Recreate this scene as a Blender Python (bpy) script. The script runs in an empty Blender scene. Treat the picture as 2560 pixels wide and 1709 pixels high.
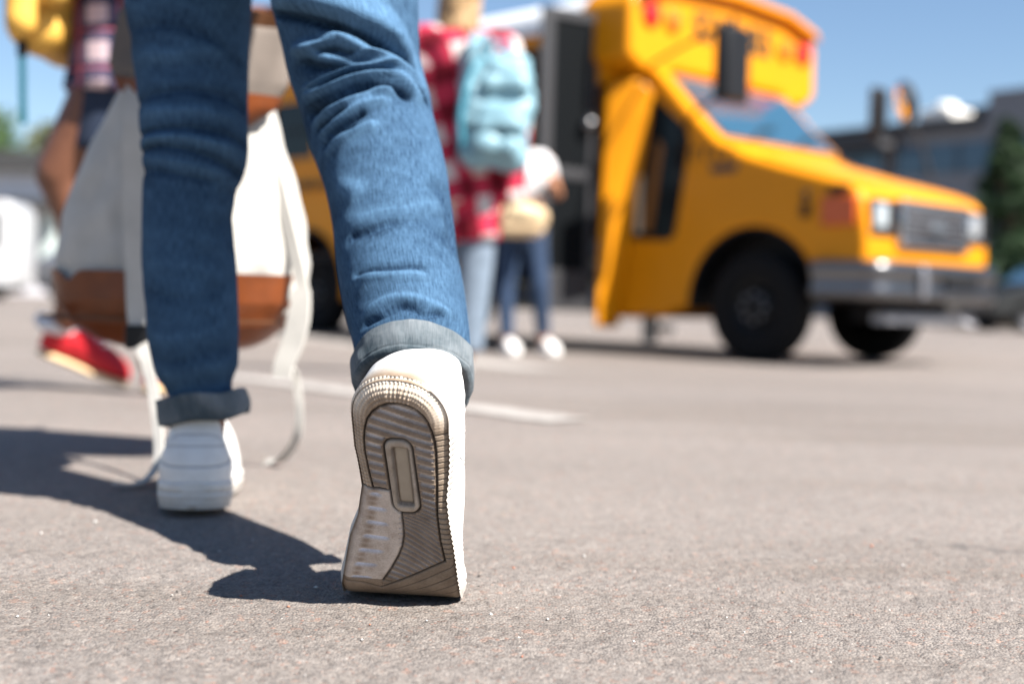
import bpy, bmesh, math, random
import numpy as np
from mathutils import Vector, Matrix, Euler

random.seed(7)
rng = np.random.default_rng(7)
scn = bpy.context.scene
COL = scn.collection

# ------------------------------------------------------------------ camera, world, sun, exposure
cam_d = bpy.data.cameras.new('camera')
cam = bpy.data.objects.new('camera', cam_d)
COL.objects.link(cam)
scn.camera = cam
cam_d.sensor_width = 36.0
cam_d.lens = 45.0
cam_d.clip_start = 0.02
cam_d.clip_end = 3000
_p = math.atan(45 / 1280.0)
_r = math.radians(1.6)
_f = Vector((0, math.cos(_p), -math.sin(_p)))
_r0 = Vector((1, 0, 0))
_u0 = _r0.cross(_f)
_rt = _r0 * math.cos(_r) + _u0 * math.sin(_r)
_up = _rt.cross(_f)
cam.matrix_world = Matrix(((_rt.x, _up.x, -_f.x, 0), (_rt.y, _up.y, -_f.y, 0), (_rt.z, _up.z, -_f.z, 0.26), (0, 0, 0, 1)))
cam_d.dof.use_dof = True
cam_d.dof.focus_distance = 1.03
cam_d.dof.aperture_fstop = 3.0

SUN_EL = math.radians(48)
SUN_AZ = math.atan2(0.815, -0.58)       # clockwise from +Y
sun_dir = Vector((math.sin(SUN_AZ) * math.cos(SUN_EL), math.cos(SUN_AZ) * math.cos(SUN_EL), math.sin(SUN_EL)))
w = bpy.data.worlds.new('World')
scn.world = w
w.use_nodes = True
nt = w.node_tree
bg = nt.nodes['Background']
sky = nt.nodes.new('ShaderNodeTexSky')
sky.sky_type = 'NISHITA'
sky.sun_disc = False
sky.sun_elevation = SUN_EL
sky.sun_rotation = SUN_AZ
sky.altitude = 100
sky.air_density = 1.0
sky.dust_density = 0.4
sky.ozone_density = 3.5
nt.links.new(sky.outputs['Color'], bg.inputs['Color'])
bg.inputs['Strength'].default_value = 0.05

sd = bpy.data.lights.new('sun', 'SUN')
sd.energy = 5.0
sd.angle = math.radians(0.53)
sd.color = (1.0, 0.955, 0.89)
sun = bpy.data.objects.new('sun', sd)
COL.objects.link(sun)
sun.rotation_euler = sun_dir.to_track_quat('Z', 'Y').to_euler()
sun.location = sun_dir * 40

scn.view_settings.view_transform = 'Standard'
scn.view_settings.look = 'None'
scn.view_settings.exposure = 1.6
scn.view_settings.gamma = 1.0
scn.view_settings.use_curve_mapping = False
scn.cycles.use_denoising = True
scn.cycles.max_bounces = 8


# ------------------------------------------------------------------ helpers
def link(o):
    COL.objects.link(o)
    return o


ORG = {}


def org(o):
    return ORG.get(o.name, np.zeros(3))


def mesh_np(name, v, f, m=None, parent=None, smooth=True, attrs=None, sharp=None):
    """one mesh object; v in the parent's space (or the world, minus the parent's place)"""
    v = np.asarray(v, dtype=np.float64).reshape(-1, 3)
    if parent is not None:
        v = v - org(parent)
    me = bpy.data.meshes.new(name)
    if isinstance(f, np.ndarray):
        n, k = f.shape
        me.vertices.add(len(v))
        me.vertices.foreach_set('co', v.astype(np.float32).ravel())
        me.loops.add(n * k)
        me.loops.foreach_set('vertex_index', f.astype(np.int32).ravel())
        me.polygons.add(n)
        me.polygons.foreach_set('loop_start', np.arange(0, n * k, k, dtype=np.int32))
        me.polygons.foreach_set('loop_total', np.full(n, k, dtype=np.int32))
        me.update(calc_edges=True)
        me.validate()
    else:
        me.from_pydata([tuple(x) for x in v], [], f)
        me.update()
    if smooth:
        me.polygons.foreach_set('use_smooth', np.ones(len(me.polygons), dtype=bool))
        if sharp:
            me.set_sharp_from_angle(angle=math.radians(sharp))
    if attrs:
        for an, (kind, data) in attrs.items():
            a = me.attributes.new(an, kind, 'POINT')
            a.data.foreach_set('vector' if kind == 'FLOAT_VECTOR' else ('color' if kind == 'FLOAT_COLOR' else 'value'),
                               np.asarray(data, dtype=np.float32).ravel())
    if m is not None:
        me.materials.append(m)
    o = link(bpy.data.objects.new(name, me))
    if parent is not None:
        o.parent = parent
        ORG[o.name] = org(parent)
    return o


def tag(o, label=None, cat=None, group=None, kind=None):
    if label:
        o['label'] = label
    if cat:
        o['category'] = cat
    if group:
        o['group'] = group
    if kind:
        o['kind'] = kind
    return o


def thing(name, label, cat, loc=(0, 0, 0), rz=0.0, group=None, local=False):
    o = link(bpy.data.objects.new(name, None))
    o.empty_display_size = 0.1
    o.location = loc
    o.rotation_euler = (0, 0, rz)
    tag(o, label, cat, group)
    ORG[o.name] = np.zeros(3) if local else np.array(loc, float)
    return o


def grid_faces(n, m, wrap_m=False, flip=False):
    i = np.arange(n - 1)[:, None]
    j = np.arange(m if wrap_m else m - 1)[None, :]
    j2 = (j + 1) % m
    a = i * m + j
    b = i * m + j2
    c = (i + 1) * m + j2
    d = (i + 1) * m + j
    q = np.stack([a, b, c, d], -1).reshape(-1, 4)
    return q[:, ::-1].copy() if flip else q


class MB:
    def __init__(s):
        s.v = []
        s.f = []
        s.n = 0

    def add(s, v, f):
        v = np.asarray(v, float).reshape(-1, 3)
        s.v.append(v)
        for q in f:
            s.f.append(tuple(int(x) + s.n for x in q))
        s.n += len(v)
        return s

    def box(s, c, size, R=None, taper=1.0):
        h = np.array(size, float) / 2
        p = np.array([(x, y, z) for z in (-1, 1) for y in (-1, 1) for x in (-1, 1)], float)
        p[4:, :2] *= taper
        p = p * h
        if R is not None:
            p = p @ np.array(R).T
        p = p + np.array(c, float)
        return s.add(p, [(0, 2, 3, 1), (4, 5, 7, 6), (0, 1, 5, 4), (2, 6, 7, 3), (0, 4, 6, 2), (1, 3, 7, 5)])

    def box2(s, a, b):
        a = np.array(a, float)
        b = np.array(b, float)
        return s.box((a + b) / 2, np.abs(b - a))

    def tube(s, path, r, seg=10, cap=True, squash=None):
        v, f = tube(path, r, seg, cap, squash)
        return s.add(v, f)

    def prism(s, poly, a0, a1, axis=1):
        """poly: 2D points in the two other axes, pushed from a0 to a1 along axis"""
        n = len(poly)
        P = []
        for a in (a0, a1):
            for (p, q) in poly:
                P.append({0: (a, p, q), 1: (p, a, q), 2: (p, q, a)}[axis])
        ar = sum(poly[i][0] * poly[(i + 1) % n][1] - poly[(i + 1) % n][0] * poly[i][1] for i in range(n))
        flip = (ar > 0) != (axis != 1)
        if a1 < a0:
            flip = not flip
        F = [tuple(range(n - 1, -1, -1)), tuple(range(n, 2 * n))]
        F += [(i, (i + 1) % n, n + (i + 1) % n, n + i) for i in range(n)]
        if flip:
            F = [q[::-1] for q in F]
        return s.add(P, F)

    def lathe(s, prof, c, axis, seg=32):
        """prof: (radius, height along axis)"""
        ax = np.array(axis, float)
        ax /= np.linalg.norm(ax)
        t = np.array((0, 0, 1.0)) if abs(ax[2]) < .9 else np.array((1.0, 0, 0))
        e1 = np.cross(ax, t)
        e1 /= np.linalg.norm(e1)
        e2 = np.cross(ax, e1)
        V = []
        for (r, h) in prof:
            for k in range(seg):
                a = 2 * math.pi * k / seg
                V.append(np.array(c) + ax * h + r * (math.cos(a) * e1 + math.sin(a) * e2))
        F = grid_faces(len(prof), seg, True)
        return s.add(V, F)

    def build(s, name, m, parent=None, smooth=True, sharp=35, bevel=0.0, seg=2):
        o = mesh_np(name, np.concatenate(s.v), s.f, m, parent, smooth, sharp=sharp)
        bm = bmesh.new()
        bm.from_mesh(o.data)
        bmesh.ops.recalc_face_normals(bm, faces=bm.faces)
        bm.to_mesh(o.data)
        bm.free()
        if smooth and sharp:
            o.data.set_sharp_from_angle(angle=math.radians(sharp))
        if bevel:
            b = o.modifiers.new('bevel', 'BEVEL')
            b.width = bevel
            b.segments = seg
            b.limit_method = 'ANGLE'
            b.angle_limit = math.radians(30)
            b.harden_normals = False
        return o


def catmull(pts, n):
    P = np.array(pts, float)
    k = np.linspace(0, len(P) - 1, n)
    i = np.clip(k.astype(int), 0, len(P) - 2)
    t = (k - i)[:, None]
    p1 = P[i]
    p2 = P[i + 1]
    p0 = P[np.clip(i - 1, 0, len(P) - 1)]
    p3 = P[np.clip(i + 2, 0, len(P) - 1)]
    return .5 * (2 * p1 + (p2 - p0) * t + (2 * p0 - 5 * p1 + 4 * p2 - p3) * t * t + (3 * p1 - p0 - 3 * p2 + p3) * t ** 3)


def frames(P, ref=(0, 0, 1)):
    T = np.gradient(P, axis=0)
    T /= np.linalg.norm(T, axis=1)[:, None] + 1e-12
    e = np.array(ref, float)
    E1 = []
    for t in T:
        e = e - t * (e @ t)
        nn = np.linalg.norm(e)
        if nn < 1e-4:
            e = np.cross(t, (0.3, 0.5, 0.8))
            nn = np.linalg.norm(e)
        e = e / nn
        E1.append(e)
    E1 = np.array(E1)
    return T, E1, np.cross(T, E1)


def tube(path, r, seg=10, cap=True, squash=None, ref=(0.12, 0.2, 1)):
    P = np.array(path, float)
    n = len(P)
    r = np.full(n, r, float) if np.isscalar(r) else np.array(r, float)
    T, A, B = frames(P, ref)
    th = np.linspace(0, 2 * math.pi, seg, endpoint=False)
    ra = r[:, None] * np.cos(th)[None]
    rb = r[:, None] * np.sin(th)[None] * (1 if squash is None else squash)
    V = P[:, None] + ra[..., None] * A[:, None] + rb[..., None] * B[:, None]
    F = [tuple(q) for q in grid_faces(n, seg, True)]
    if cap:
        F.append(tuple(range(seg - 1, -1, -1)))
        F.append(tuple((n - 1) * seg + k for k in range(seg)))
    return V.reshape(-1, 3), F


def ribbon(path, width, thick, side, name, m, parent):
    """flat strap along a path; side = direction of its width"""
    P = np.array(path, float)
    T = np.gradient(P, axis=0)
    T /= np.linalg.norm(T, axis=1)[:, None]
    S = np.array(side, float)
    S = np.tile(S, (len(P), 1)) if S.ndim == 1 else S
    S = S - (S * T).sum(1)[:, None] * T
    S /= np.linalg.norm(S, axis=1)[:, None]
    N = np.cross(T, S)
    wd = (np.full(len(P), width) if np.isscalar(width) else np.array(width))[:, None]
    V = np.stack([P - S * wd / 2 - N * thick / 2, P + S * wd / 2 - N * thick / 2,
                  P + S * wd / 2 + N * thick / 2, P - S * wd / 2 + N * thick / 2], 1)
    n = len(P)
    F = [tuple(q) for q in grid_faces(n, 4, True)] + [(3, 2, 1, 0), tuple((n - 1) * 4 + k for k in range(4))]
    mb = MB()
    mb.add(V.reshape(-1, 3), F)
    return mb.build(name, m, parent, sharp=40)


def capsule(p0, r0, p1, r1, seg=18, flat=False):
    p0 = np.array(p0, float)
    p1 = np.array(p1, float)
    d = p1 - p0
    L = np.linalg.norm(d) + 1e-9
    d /= L
    pts, rr = [], []
    if not flat:
        for a in np.linspace(-90, -15, 6):
            pts.append(p0 + d * r0 * math.sin(math.radians(a)))
            rr.append(max(r0 * math.cos(math.radians(a)), r0 * .02))
    for t in np.linspace(0, 1, 8):
        pts.append(p0 + d * L * t)
        rr.append(r0 + (r1 - r0) * t)
    if not flat:
        for a in np.linspace(15, 90, 6):
            pts.append(p1 + d * r1 * math.sin(math.radians(a)))
            rr.append(max(r1 * math.cos(math.radians(a)), r1 * .02))
    return tube(np.array(pts), np.array(rr), seg)


def ellipsoid(c, r, R=None, n=14, m=22):
    u = np.linspace(-math.pi / 2 + .04, math.pi / 2 - .04, n)
    t = np.linspace(0, 2 * math.pi, m, endpoint=False)
    V = np.stack([np.cos(u)[:, None] * np.cos(t)[None], np.cos(u)[:, None] * np.sin(t)[None],
                  np.repeat(np.sin(u)[:, None], m, 1)], -1).reshape(-1, 3) * np.array(r, float)
    if R is not None:
        V = V @ np.array(R).T
    V = V + np.array(c, float)
    F = [tuple(q) for q in grid_faces(n, m, True)] + [tuple(range(m - 1, -1, -1)), tuple((n - 1) * m + k for k in range(m))]
    return V, F


def blob(name, shapes, m, parent, voxel=0.008, smooth=4, attrs=None):
    """shapes (verts, faces) fused into one continuous skin"""
    mb = MB()
    for v, f in shapes:
        mb.add(v, f)
    me = bpy.data.meshes.new('tmp')
    me.from_pydata([tuple(x) for x in np.concatenate(mb.v)], [], mb.f)
    bm = bmesh.new()
    bm.from_mesh(me)
    bmesh.ops.recalc_face_normals(bm, faces=bm.faces)
    bm.to_mesh(me)
    bm.free()
    t = link(bpy.data.objects.new('tmp', me))
    r = t.modifiers.new('r', 'REMESH')
    r.mode = 'VOXEL'
    r.voxel_size = voxel
    s = t.modifiers.new('s', 'SMOOTH')
    s.factor = .5
    s.iterations = smooth
    dg = bpy.context.evaluated_depsgraph_get()
    ne = bpy.data.meshes.new_from_object(t.evaluated_get(dg), depsgraph=dg)
    bpy.data.objects.remove(t)
    bpy.data.meshes.remove(me)
    n = len(ne.vertices)
    co = np.empty(n * 3, dtype=np.float32)
    ne.vertices.foreach_get('co', co)
    co = co.reshape(-1, 3) - org(parent).astype(np.float32)
    ne.vertices.foreach_set('co', co.ravel())
    ne.polygons.foreach_set('use_smooth', np.ones(len(ne.polygons), dtype=bool))
    ne.materials.clear()
    ne.materials.append(m)
    ne.name = name
    o = link(bpy.data.objects.new(name, ne))
    o.parent = parent
    ORG[o.name] = org(parent)
    return o


def warp(o, fn):
    """move every vertex of a mesh (world coordinates in, world out)"""
    me = o.data
    n = len(me.vertices)
    co = np.empty(n * 3, dtype=np.float32)
    me.vertices.foreach_get('co', co)
    c = co.reshape(-1, 3).astype(float) + org(o)
    nr = np.empty(n * 3, dtype=np.float32)
    me.vertices.foreach_get('normal', nr)
    c = fn(c, nr.reshape(-1, 3).astype(float)) - org(o)
    me.vertices.foreach_set('co', c.astype(np.float32).ravel())
    me.update()


def vnoise(p, freq, seed=0):
    """cheap smooth noise from sums of sines"""
    r = np.random.default_rng(seed)
    out = np.zeros(len(p))
    for k in range(7):
        d = r.normal(size=3)
        d /= np.linalg.norm(d)
        out += np.sin((p @ d) * freq * r.uniform(.6, 1.7) + r.uniform(0, 6.28))
    return out / 3.0


def gz(y):
    """the yard falls gently away towards the bus"""
    t = np.clip((np.asarray(y, float) - 2.6) / (8.2 - 2.6), 0, 1)
    return -0.15 * t * t * (3 - 2 * t)


# ------------------------------------------------------------------ materials
def mat(name, col, rough=.6, metal=0.0, spec=.5, noise=None, bump=None, coat=0.0, sheen=0.0, trans=0.0, ior=1.45):
    m = bpy.data.materials.new(name)
    m.use_nodes = True
    t = m.node_tree
    b = t.nodes['Principled BSDF']
    b.inputs['Base Color'].default_value = (*col, 1)
    b.inputs['Roughness'].default_value = rough
    b.inputs['Metallic'].default_value = metal
    b.inputs['Specular IOR Level'].default_value = spec
    b.inputs['Coat Weight'].default_value = coat
    b.inputs['Coat Roughness'].default_value = .08
    b.inputs['Sheen Weight'].default_value = sheen
    b.inputs['Transmission Weight'].default_value = trans
    b.inputs['IOR'].default_value = ior
    tc = t.nodes.new('ShaderNodeTexCoord')
    if noise:
        sc, amt = noise[0], noise[1]
        n = t.nodes.new('ShaderNodeTexNoise')
        n.inputs['Scale'].default_value = sc
        n.inputs['Detail'].default_value = 6
        n.inputs['Roughness'].default_value = .65
        t.links.new(tc.outputs['Object'], n.inputs['Vector'])
        r = t.nodes.new('ShaderNodeValToRGB')
        c2 = noise[2] if len(noise) > 2 else tuple(c * (1 - amt) for c in col)
        r.color_ramp.elements[0].position = .33
        r.color_ramp.elements[1].position = .67
        r.color_ramp.elements[0].color = (*c2, 1)
        r.color_ramp.elements[1].color = (*[min(1, c * (1 + amt * .4)) for c in col], 1)
        t.links.new(n.outputs['Fac'], r.inputs['Fac'])
        t.links.new(r.outputs['Color'], b.inputs['Base Color'])
    if bump:
        n = t.nodes.new('ShaderNodeTexNoise')
        n.inputs['Scale'].default_value = bump[0]
        n.inputs['Detail'].default_value = 4
        t.links.new(tc.outputs['Object'], n.inputs['Vector'])
        bp = t.nodes.new('ShaderNodeBump')
        bp.inputs['Strength'].default_value = bump[1]
        bp.inputs['Distance'].default_value = bump[2]
        t.links.new(n.outputs['Fac'], bp.inputs['Height'])
        t.links.new(bp.outputs['Normal'], b.inputs['Normal'])
    return m


def N(t, kind, **kw):
    n = t.nodes.new(kind)
    for k, v in kw.items():
        if k in n.inputs:
            n.inputs[k].default_value = v
        else:
            setattr(n, k, v)
    return n


def ramp(t, stops, interp='LINEAR'):
    r = t.nodes.new('ShaderNodeValToRGB')
    r.color_ramp.interpolation = interp
    while len(r.color_ramp.elements) < len(stops):
        r.color_ramp.elements.new(.5)
    for e, (p, c) in zip(r.color_ramp.elements, stops):
        e.position = p
        e.color = (*c, 1)
    return r


def mixc(t, a, b, fac, mode='MIX'):
    n = t.nodes.new('ShaderNodeMix')
    n.data_type = 'RGBA'
    n.blend_type = mode
    for s, x in ((n.inputs[0], fac), (n.inputs[6], a), (n.inputs[7], b)):
        if isinstance(x, (int, float)):
            s.default_value = x
        elif isinstance(x, tuple):
            s.default_value = (*x, 1)
        else:
            t.links.new(x, s)
    return n.outputs[2]


def mth(t, op, a, b=0.0, c=None):
    n = t.nodes.new('ShaderNodeMath')
    n.operation = op
    for s, x in zip(n.inputs, (a, b, c)):
        if x is None:
            continue
        if isinstance(x, (int, float)):
            s.default_value = x
        else:
            t.links.new(x, s)
    return n.outputs[0]


def asphalt_mat():
    m = bpy.data.materials.new('asphalt')
    m.use_nodes = True
    t = m.node_tree
    b = t.nodes['Principled BSDF']
    tc = N(t, 'ShaderNodeTexCoord')
    ob = tc.outputs['Object']
    big = N(t, 'ShaderNodeTexNoise', Scale=.55, Detail=6.0, Roughness=.62)
    t.links.new(ob, big.inputs['Vector'])
    base = ramp(t, [(.3, (.172, .156, .145)), (.52, (.202, .183, .169)), (.75, (.230, .209, .194))])
    t.links.new(big.outputs['Fac'], base.inputs['Fac'])
    # mid-size mottling
    mid = N(t, 'ShaderNodeTexNoise', Scale=34.0, Detail=5.0, Roughness=.7)
    t.links.new(ob, mid.inputs['Vector'])
    mr = ramp(t, [(.34, (.90, .895, .89)), (.6, (1.05, 1.045, 1.04))])
    t.links.new(mid.outputs['Fac'], mr.inputs['Fac'])
    c = mixc(t, base.outputs['Color'], mr.outputs['Color'], 1.0, 'MULTIPLY')
    # chippings: each stone its own tint
    v1 = N(t, 'ShaderNodeTexVoronoi', Scale=420.0, Randomness=1.0)
    t.links.new(ob, v1.inputs['Vector'])
    sep = N(t, 'ShaderNodeSeparateColor')
    t.links.new(v1.outputs['Color'], sep.inputs['Color'])
    tint = ramp(t, [(0.0, (.26, .24, .24)), (.10, (.62, .58, .56)), (.30, (.86, .82, .80)), (.52, (1.0, .99, .98)), (.72, (1.14, 1.1, 1.06)),
                    (.86, (1.32, 1.30, 1.28)), (.93, (1.15, .92, .80)), (.97, (1.3, .72, .55)), (.995, (1.9, 1.9, 1.9))], 'CONSTANT')
    t.links.new(sep.outputs['Red'], tint.inputs['Fac'])
    c = mixc(t, c, tint.outputs['Color'], .55, 'MULTIPLY')
    v2 = N(t, 'ShaderNodeTexVoronoi', Scale=150.0, Randomness=1.0)
    t.links.new(ob, v2.inputs['Vector'])
    sep2 = N(t, 'ShaderNodeSeparateColor')
    t.links.new(v2.outputs['Color'], sep2.inputs['Color'])
    t2 = ramp(t, [(0.0, (.5, .48, .47)), (.05, (.9, .88, .87)), (.5, (1.0, 1.0, 1.0)), (.82, (1.12, 1.1, 1.08)), (.955, (1.25, .88, .74)), (.985, (.55, .52, .5))], 'CONSTANT')
    t.links.new(sep2.outputs['Green'], t2.inputs['Fac'])
    c = mixc(t, c, t2.outputs['Color'], .5, 'MULTIPLY')
    # worn tyre tracks and old stains, long soft streaks
    mp = N(t, 'ShaderNodeMapping')
    mp.inputs['Rotation'].default_value = (0, 0, math.radians(20))
    mp.inputs['Scale'].default_value = (.45, 1.9, 1)
    t.links.new(ob, mp.inputs['Vector'])
    st = N(t, 'ShaderNodeTexNoise', Scale=.9, Detail=4.0, Roughness=.55)
    t.links.new(mp.outputs['Vector'], st.inputs['Vector'])
    sr = ramp(t, [(.34, (.78, .75, .71)), (.50, (1.0, 1.0, 1.0)), (.68, (1.10, 1.09, 1.09))])
    t.links.new(st.outputs['Fac'], sr.inputs['Fac'])
    c = mixc(t, c, sr.outputs['Color'], .9, 'MULTIPLY')
    cn = N(t, 'ShaderNodeTexNoise', Scale=2.2, Detail=5.0, Roughness=.6)
    t.links.new(ob, cn.inputs['Vector'])
    cadd = N(t, 'ShaderNodeVectorMath', operation='MULTIPLY_ADD')
    t.links.new(cn.outputs['Color'], cadd.inputs[0])
    cadd.inputs[1].default_value = (.5, .5, 0)
    t.links.new(ob, cadd.inputs[2])
    cv_ = N(t, 'ShaderNodeTexVoronoi', Scale=.42)
    cv_.feature = 'DISTANCE_TO_EDGE'
    t.links.new(cadd.outputs[0], cv_.inputs['Vector'])
    cm_ = N(t, 'ShaderNodeTexNoise', Scale=.7, Detail=2.0)
    t.links.new(ob, cm_.inputs['Vector'])
    cr = mth(t, 'MULTIPLY', mth(t, 'LESS_THAN', cv_.outputs['Distance'], .0022), mth(t, 'GREATER_THAN', cm_.outputs['Fac'], .54))
    c = mixc(t, c, (.09, .08, .075), mth(t, 'MULTIPLY', cr, .75))
    t.links.new(c, b.inputs['Base Color'])
    b.inputs['Roughness'].default_value = .75
    b.inputs['Specular IOR Level'].default_value = .4
    # glints: a few smooth mineral faces
    gl = ramp(t, [(0.0, (.82,) * 3), (.988, (.12,) * 3)], 'CONSTANT')
    t.links.new(sep.outputs['Blue'], gl.inputs['Fac'])
    t.links.new(gl.outputs['Color'], b.inputs['Roughness'])
    hgt = mth(t, 'MULTIPLY_ADD', v1.outputs['Distance'], -1.6, mth(t, 'MULTIPLY', v2.outputs['Distance'], -.8))
    bp = N(t, 'ShaderNodeBump', Strength=.8, Distance=.0011)
    t.links.new(hgt, bp.inputs['Height'])
    t.links.new(bp.outputs['Normal'], b.inputs['Normal'])
    return m


def denim_mat(name, dark, lightc, slub=1.0):
    """fab attribute: x = metres round the leg, y = metres along it, z = fade and painted paleness"""
    m = bpy.data.materials.new(name)
    m.use_nodes = True
    t = m.node_tree
    b = t.nodes['Principled BSDF']
    at = N(t, 'ShaderNodeAttribute', attribute_name='fab')
    mp = N(t, 'ShaderNodeMapping')
    mp.inputs['Scale'].default_value = (820, 75, 1)
    t.links.new(at.outputs['Vector'], mp.inputs['Vector'])
    sepv = N(t, 'ShaderNodeSeparateXYZ')
    t.links.new(at.outputs['Vector'], sepv.inputs[0])
    n1 = N(t, 'ShaderNodeTexNoise', Scale=1.0, Detail=3.0, Roughness=.6)
    t.links.new(mp.outputs['Vector'], n1.inputs['Vector'])
    mp3 = N(t, 'ShaderNodeMapping')
    mp3.inputs['Scale'].default_value = (260, 420, 1)
    t.links.new(at.outputs['Vector'], mp3.inputs['Vector'])
    n3 = N(t, 'ShaderNodeTexNoise', Scale=1.0, Detail=2.0, Roughness=.5)
    t.links.new(mp3.outputs['Vector'], n3.inputs['Vector'])
    mp2 = N(t, 'ShaderNodeMapping')
    mp2.inputs['Scale'].default_value = (26, 12, 1)
    t.links.new(at.outputs['Vector'], mp2.inputs['Vector'])
    n2 = N(t, 'ShaderNodeTexNoise', Scale=1.0, Detail=5.0, Roughness=.6)
    t.links.new(mp2.outputs['Vector'], n2.inputs['Vector'])
    a = mth(t, 'MULTIPLY_ADD', n1.outputs['Fac'], 1.35 * slub, -.675 * slub)
    a = mth(t, 'MULTIPLY_ADD', n3.outputs['Fac'], .4 * slub, mth(t, 'ADD', a, -.2 * slub))
    a = mth(t, 'ADD', a, mth(t, 'MULTIPLY_ADD', n2.outputs['Fac'], .34, -.17))
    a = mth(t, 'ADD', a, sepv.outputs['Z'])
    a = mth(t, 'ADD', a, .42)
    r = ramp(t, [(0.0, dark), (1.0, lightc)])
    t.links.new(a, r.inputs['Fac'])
    t.links.new(r.outputs['Color'], b.inputs['Base Color'])
    b.inputs['Roughness'].default_value = .9
    b.inputs['Specular IOR Level'].default_value = .06
    # twill
    wv = N(t, 'ShaderNodeMapping')
    wv.inputs['Scale'].default_value = (1, .7, 1)
    t.links.new(at.outputs['Vector'], wv.inputs['Vector'])
    wt = N(t, 'ShaderNodeTexWave', Scale=220.0, Distortion=1.5, Detail=1.0)
    wt.bands_direction = 'DIAGONAL'
    t.links.new(wv.outputs['Vector'], wt.inputs['Vector'])
    h = mth(t, 'MULTIPLY_ADD', wt.outputs['Fac'], .5, n1.outputs['Fac'])
    bp = N(t, 'ShaderNodeBump', Strength=.5, Distance=.0006)
    t.links.new(h, bp.inputs['Height'])
    t.links.new(bp.outputs['Normal'], b.inputs['Normal'])
    return m


def plaid_mat(name, c00, c10, c11, size, thin=None, rot=0.0):
    m = bpy.data.materials.new(name)
    m.use_nodes = True
    t = m.node_tree
    b = t.nodes['Principled BSDF']
    tc = N(t, 'ShaderNodeTexCoord')
    mp = N(t, 'ShaderNodeMapping')
    mp.inputs['Rotation'].default_value = (0, rot, 0)
    t.links.new(tc.outputs['Object'], mp.inputs['Vector'])
    sp = N(t, 'ShaderNodeSeparateXYZ')
    t.links.new(mp.outputs['Vector'], sp.inputs[0])

    def stripe(x, s, duty, off=0.0):
        f = mth(t, 'FRACT', mth(t, 'MULTIPLY_ADD', x, 1.0 / s, 40.0 + off))
        return mth(t, 'LESS_THAN', f, duty)
    ax = mth(t, 'MULTIPLY_ADD', sp.outputs['Y'], .6, sp.outputs['X'])
    sx = stripe(ax, size, .5)
    sz = stripe(sp.outputs['Z'], size, .5)
    k = mth(t, 'MULTIPLY', mth(t, 'ADD', sx, sz), .5)
    r = ramp(t, [(0.0, c00), (.25, c10), (.75, c11)], 'CONSTANT')
    t.links.new(k, r.inputs['Fac'])
    c = r.outputs['Color']
    if thin:
        l = mth(t, 'MAXIMUM', stripe(ax, size, .07, .22), stripe(sp.outputs['Z'], size, .07, .22))
        c = mixc(t, c, thin, mth(t, 'MULTIPLY', l, .7))
    t.links.new(c, b.inputs['Base Color'])
    b.inputs['Roughness'].default_value = .9
    b.inputs['Specular IOR Level'].default_value = .2
    return m


def attr_mat(name, rough=.55, noise=900.0, amt=.25, bumpd=.0003, coarse=60.0, dirt=.8):
    m = bpy.data.materials.new(name)
    m.use_nodes = True
    t = m.node_tree
    b = t.nodes['Principled BSDF']
    at = N(t, 'ShaderNodeAttribute', attribute_name='tone')
    tc = N(t, 'ShaderNodeTexCoord')
    n = N(t, 'ShaderNodeTexNoise', Scale=noise, Detail=4.0, Roughness=.7)
    t.links.new(tc.outputs['Object'], n.inputs['Vector'])
    n2 = N(t, 'ShaderNodeTexNoise', Scale=coarse, Detail=6.0, Roughness=.65)
    t.links.new(tc.outputs['Object'], n2.inputs['Vector'])
    r1 = ramp(t, [(.3, (1 - amt,) * 3), (.7, (1 + amt * .7,) * 3)])
    t.links.new(n.outputs['Fac'], r1.inputs['Fac'])
    r2 = ramp(t, [(.32, (.66, .61, .56)), (.55, (1, 1, 1)), (.72, (1.18, 1.17, 1.15))])
    t.links.new(n2.outputs['Fac'], r2.inputs['Fac'])
    c = mixc(t, at.outputs['Color'], r1.outputs['Color'], 1.0, 'MULTIPLY')
    c = mixc(t, c, r2.outputs['Color'], dirt, 'MULTIPLY')
    t.links.new(c, b.inputs['Base Color'])
    b.inputs['Roughness'].default_value = rough
    b.inputs['Specular IOR Level'].default_value = .4
    bp = N(t, 'ShaderNodeBump', Strength=.5, Distance=bumpd)
    t.links.new(n.outputs['Fac'], bp.inputs['Height'])
    t.links.new(bp.outputs['Normal'], b.inputs['Normal'])
    return m


M = {}
M['asphalt'] = asphalt_mat()
M['line'] = mat('worn_line_paint', (.33, .31, .285), .75, noise=(14, .5, (.24, .22, .205)), bump=(300, .4, .001))
M['denim'] = denim_mat('blue_denim', (.0015, .009, .030), (.078, .156, .255))
M['denim_in'] = denim_mat('denim_inside', (.055, .075, .088), (.19, .21, .225), .8)
M['outsole'] = attr_mat('dirty_rubber', .72)
M['white_leather'] = mat('white_leather', (.80, .79, .77), .45, bump=(700, .12, .0004), noise=(60, .05))
M['midsole'] = attr_mat('white_midsole', .5, 600.0, .10, .0003, 50.0, .35)
M['upper'] = attr_mat('white_leather', .42, 700.0, .05, .0003, 45.0, .22)
M['window_grey'] = mat('sole_window', (.33, .275, .21), .5, noise=(120, .08))
M['lace'] = mat('white_lace', (.8, .8, .78), .8)
M['seam'] = mat('seam_grey', (.42, .42, .42), .7)
M['skin_dark'] = mat('brown_skin', (.16, .065, .035), .5, noise=(30, .15))
M['skin'] = mat('fair_skin', (.55, .30, .21), .5, noise=(30, .1))
M['skin_tan'] = mat('tan_skin', (.40, .19, .11), .5, noise=(30, .1))
M['canvas'] = mat('cream_canvas', (.46, .44, .405), .9, noise=(25, .1), bump=(700, .4, .0006))
M['leather'] = mat('brown_leather', (.165, .040, .007), .42, noise=(22, .3), bump=(160, .3, .0012))
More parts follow.
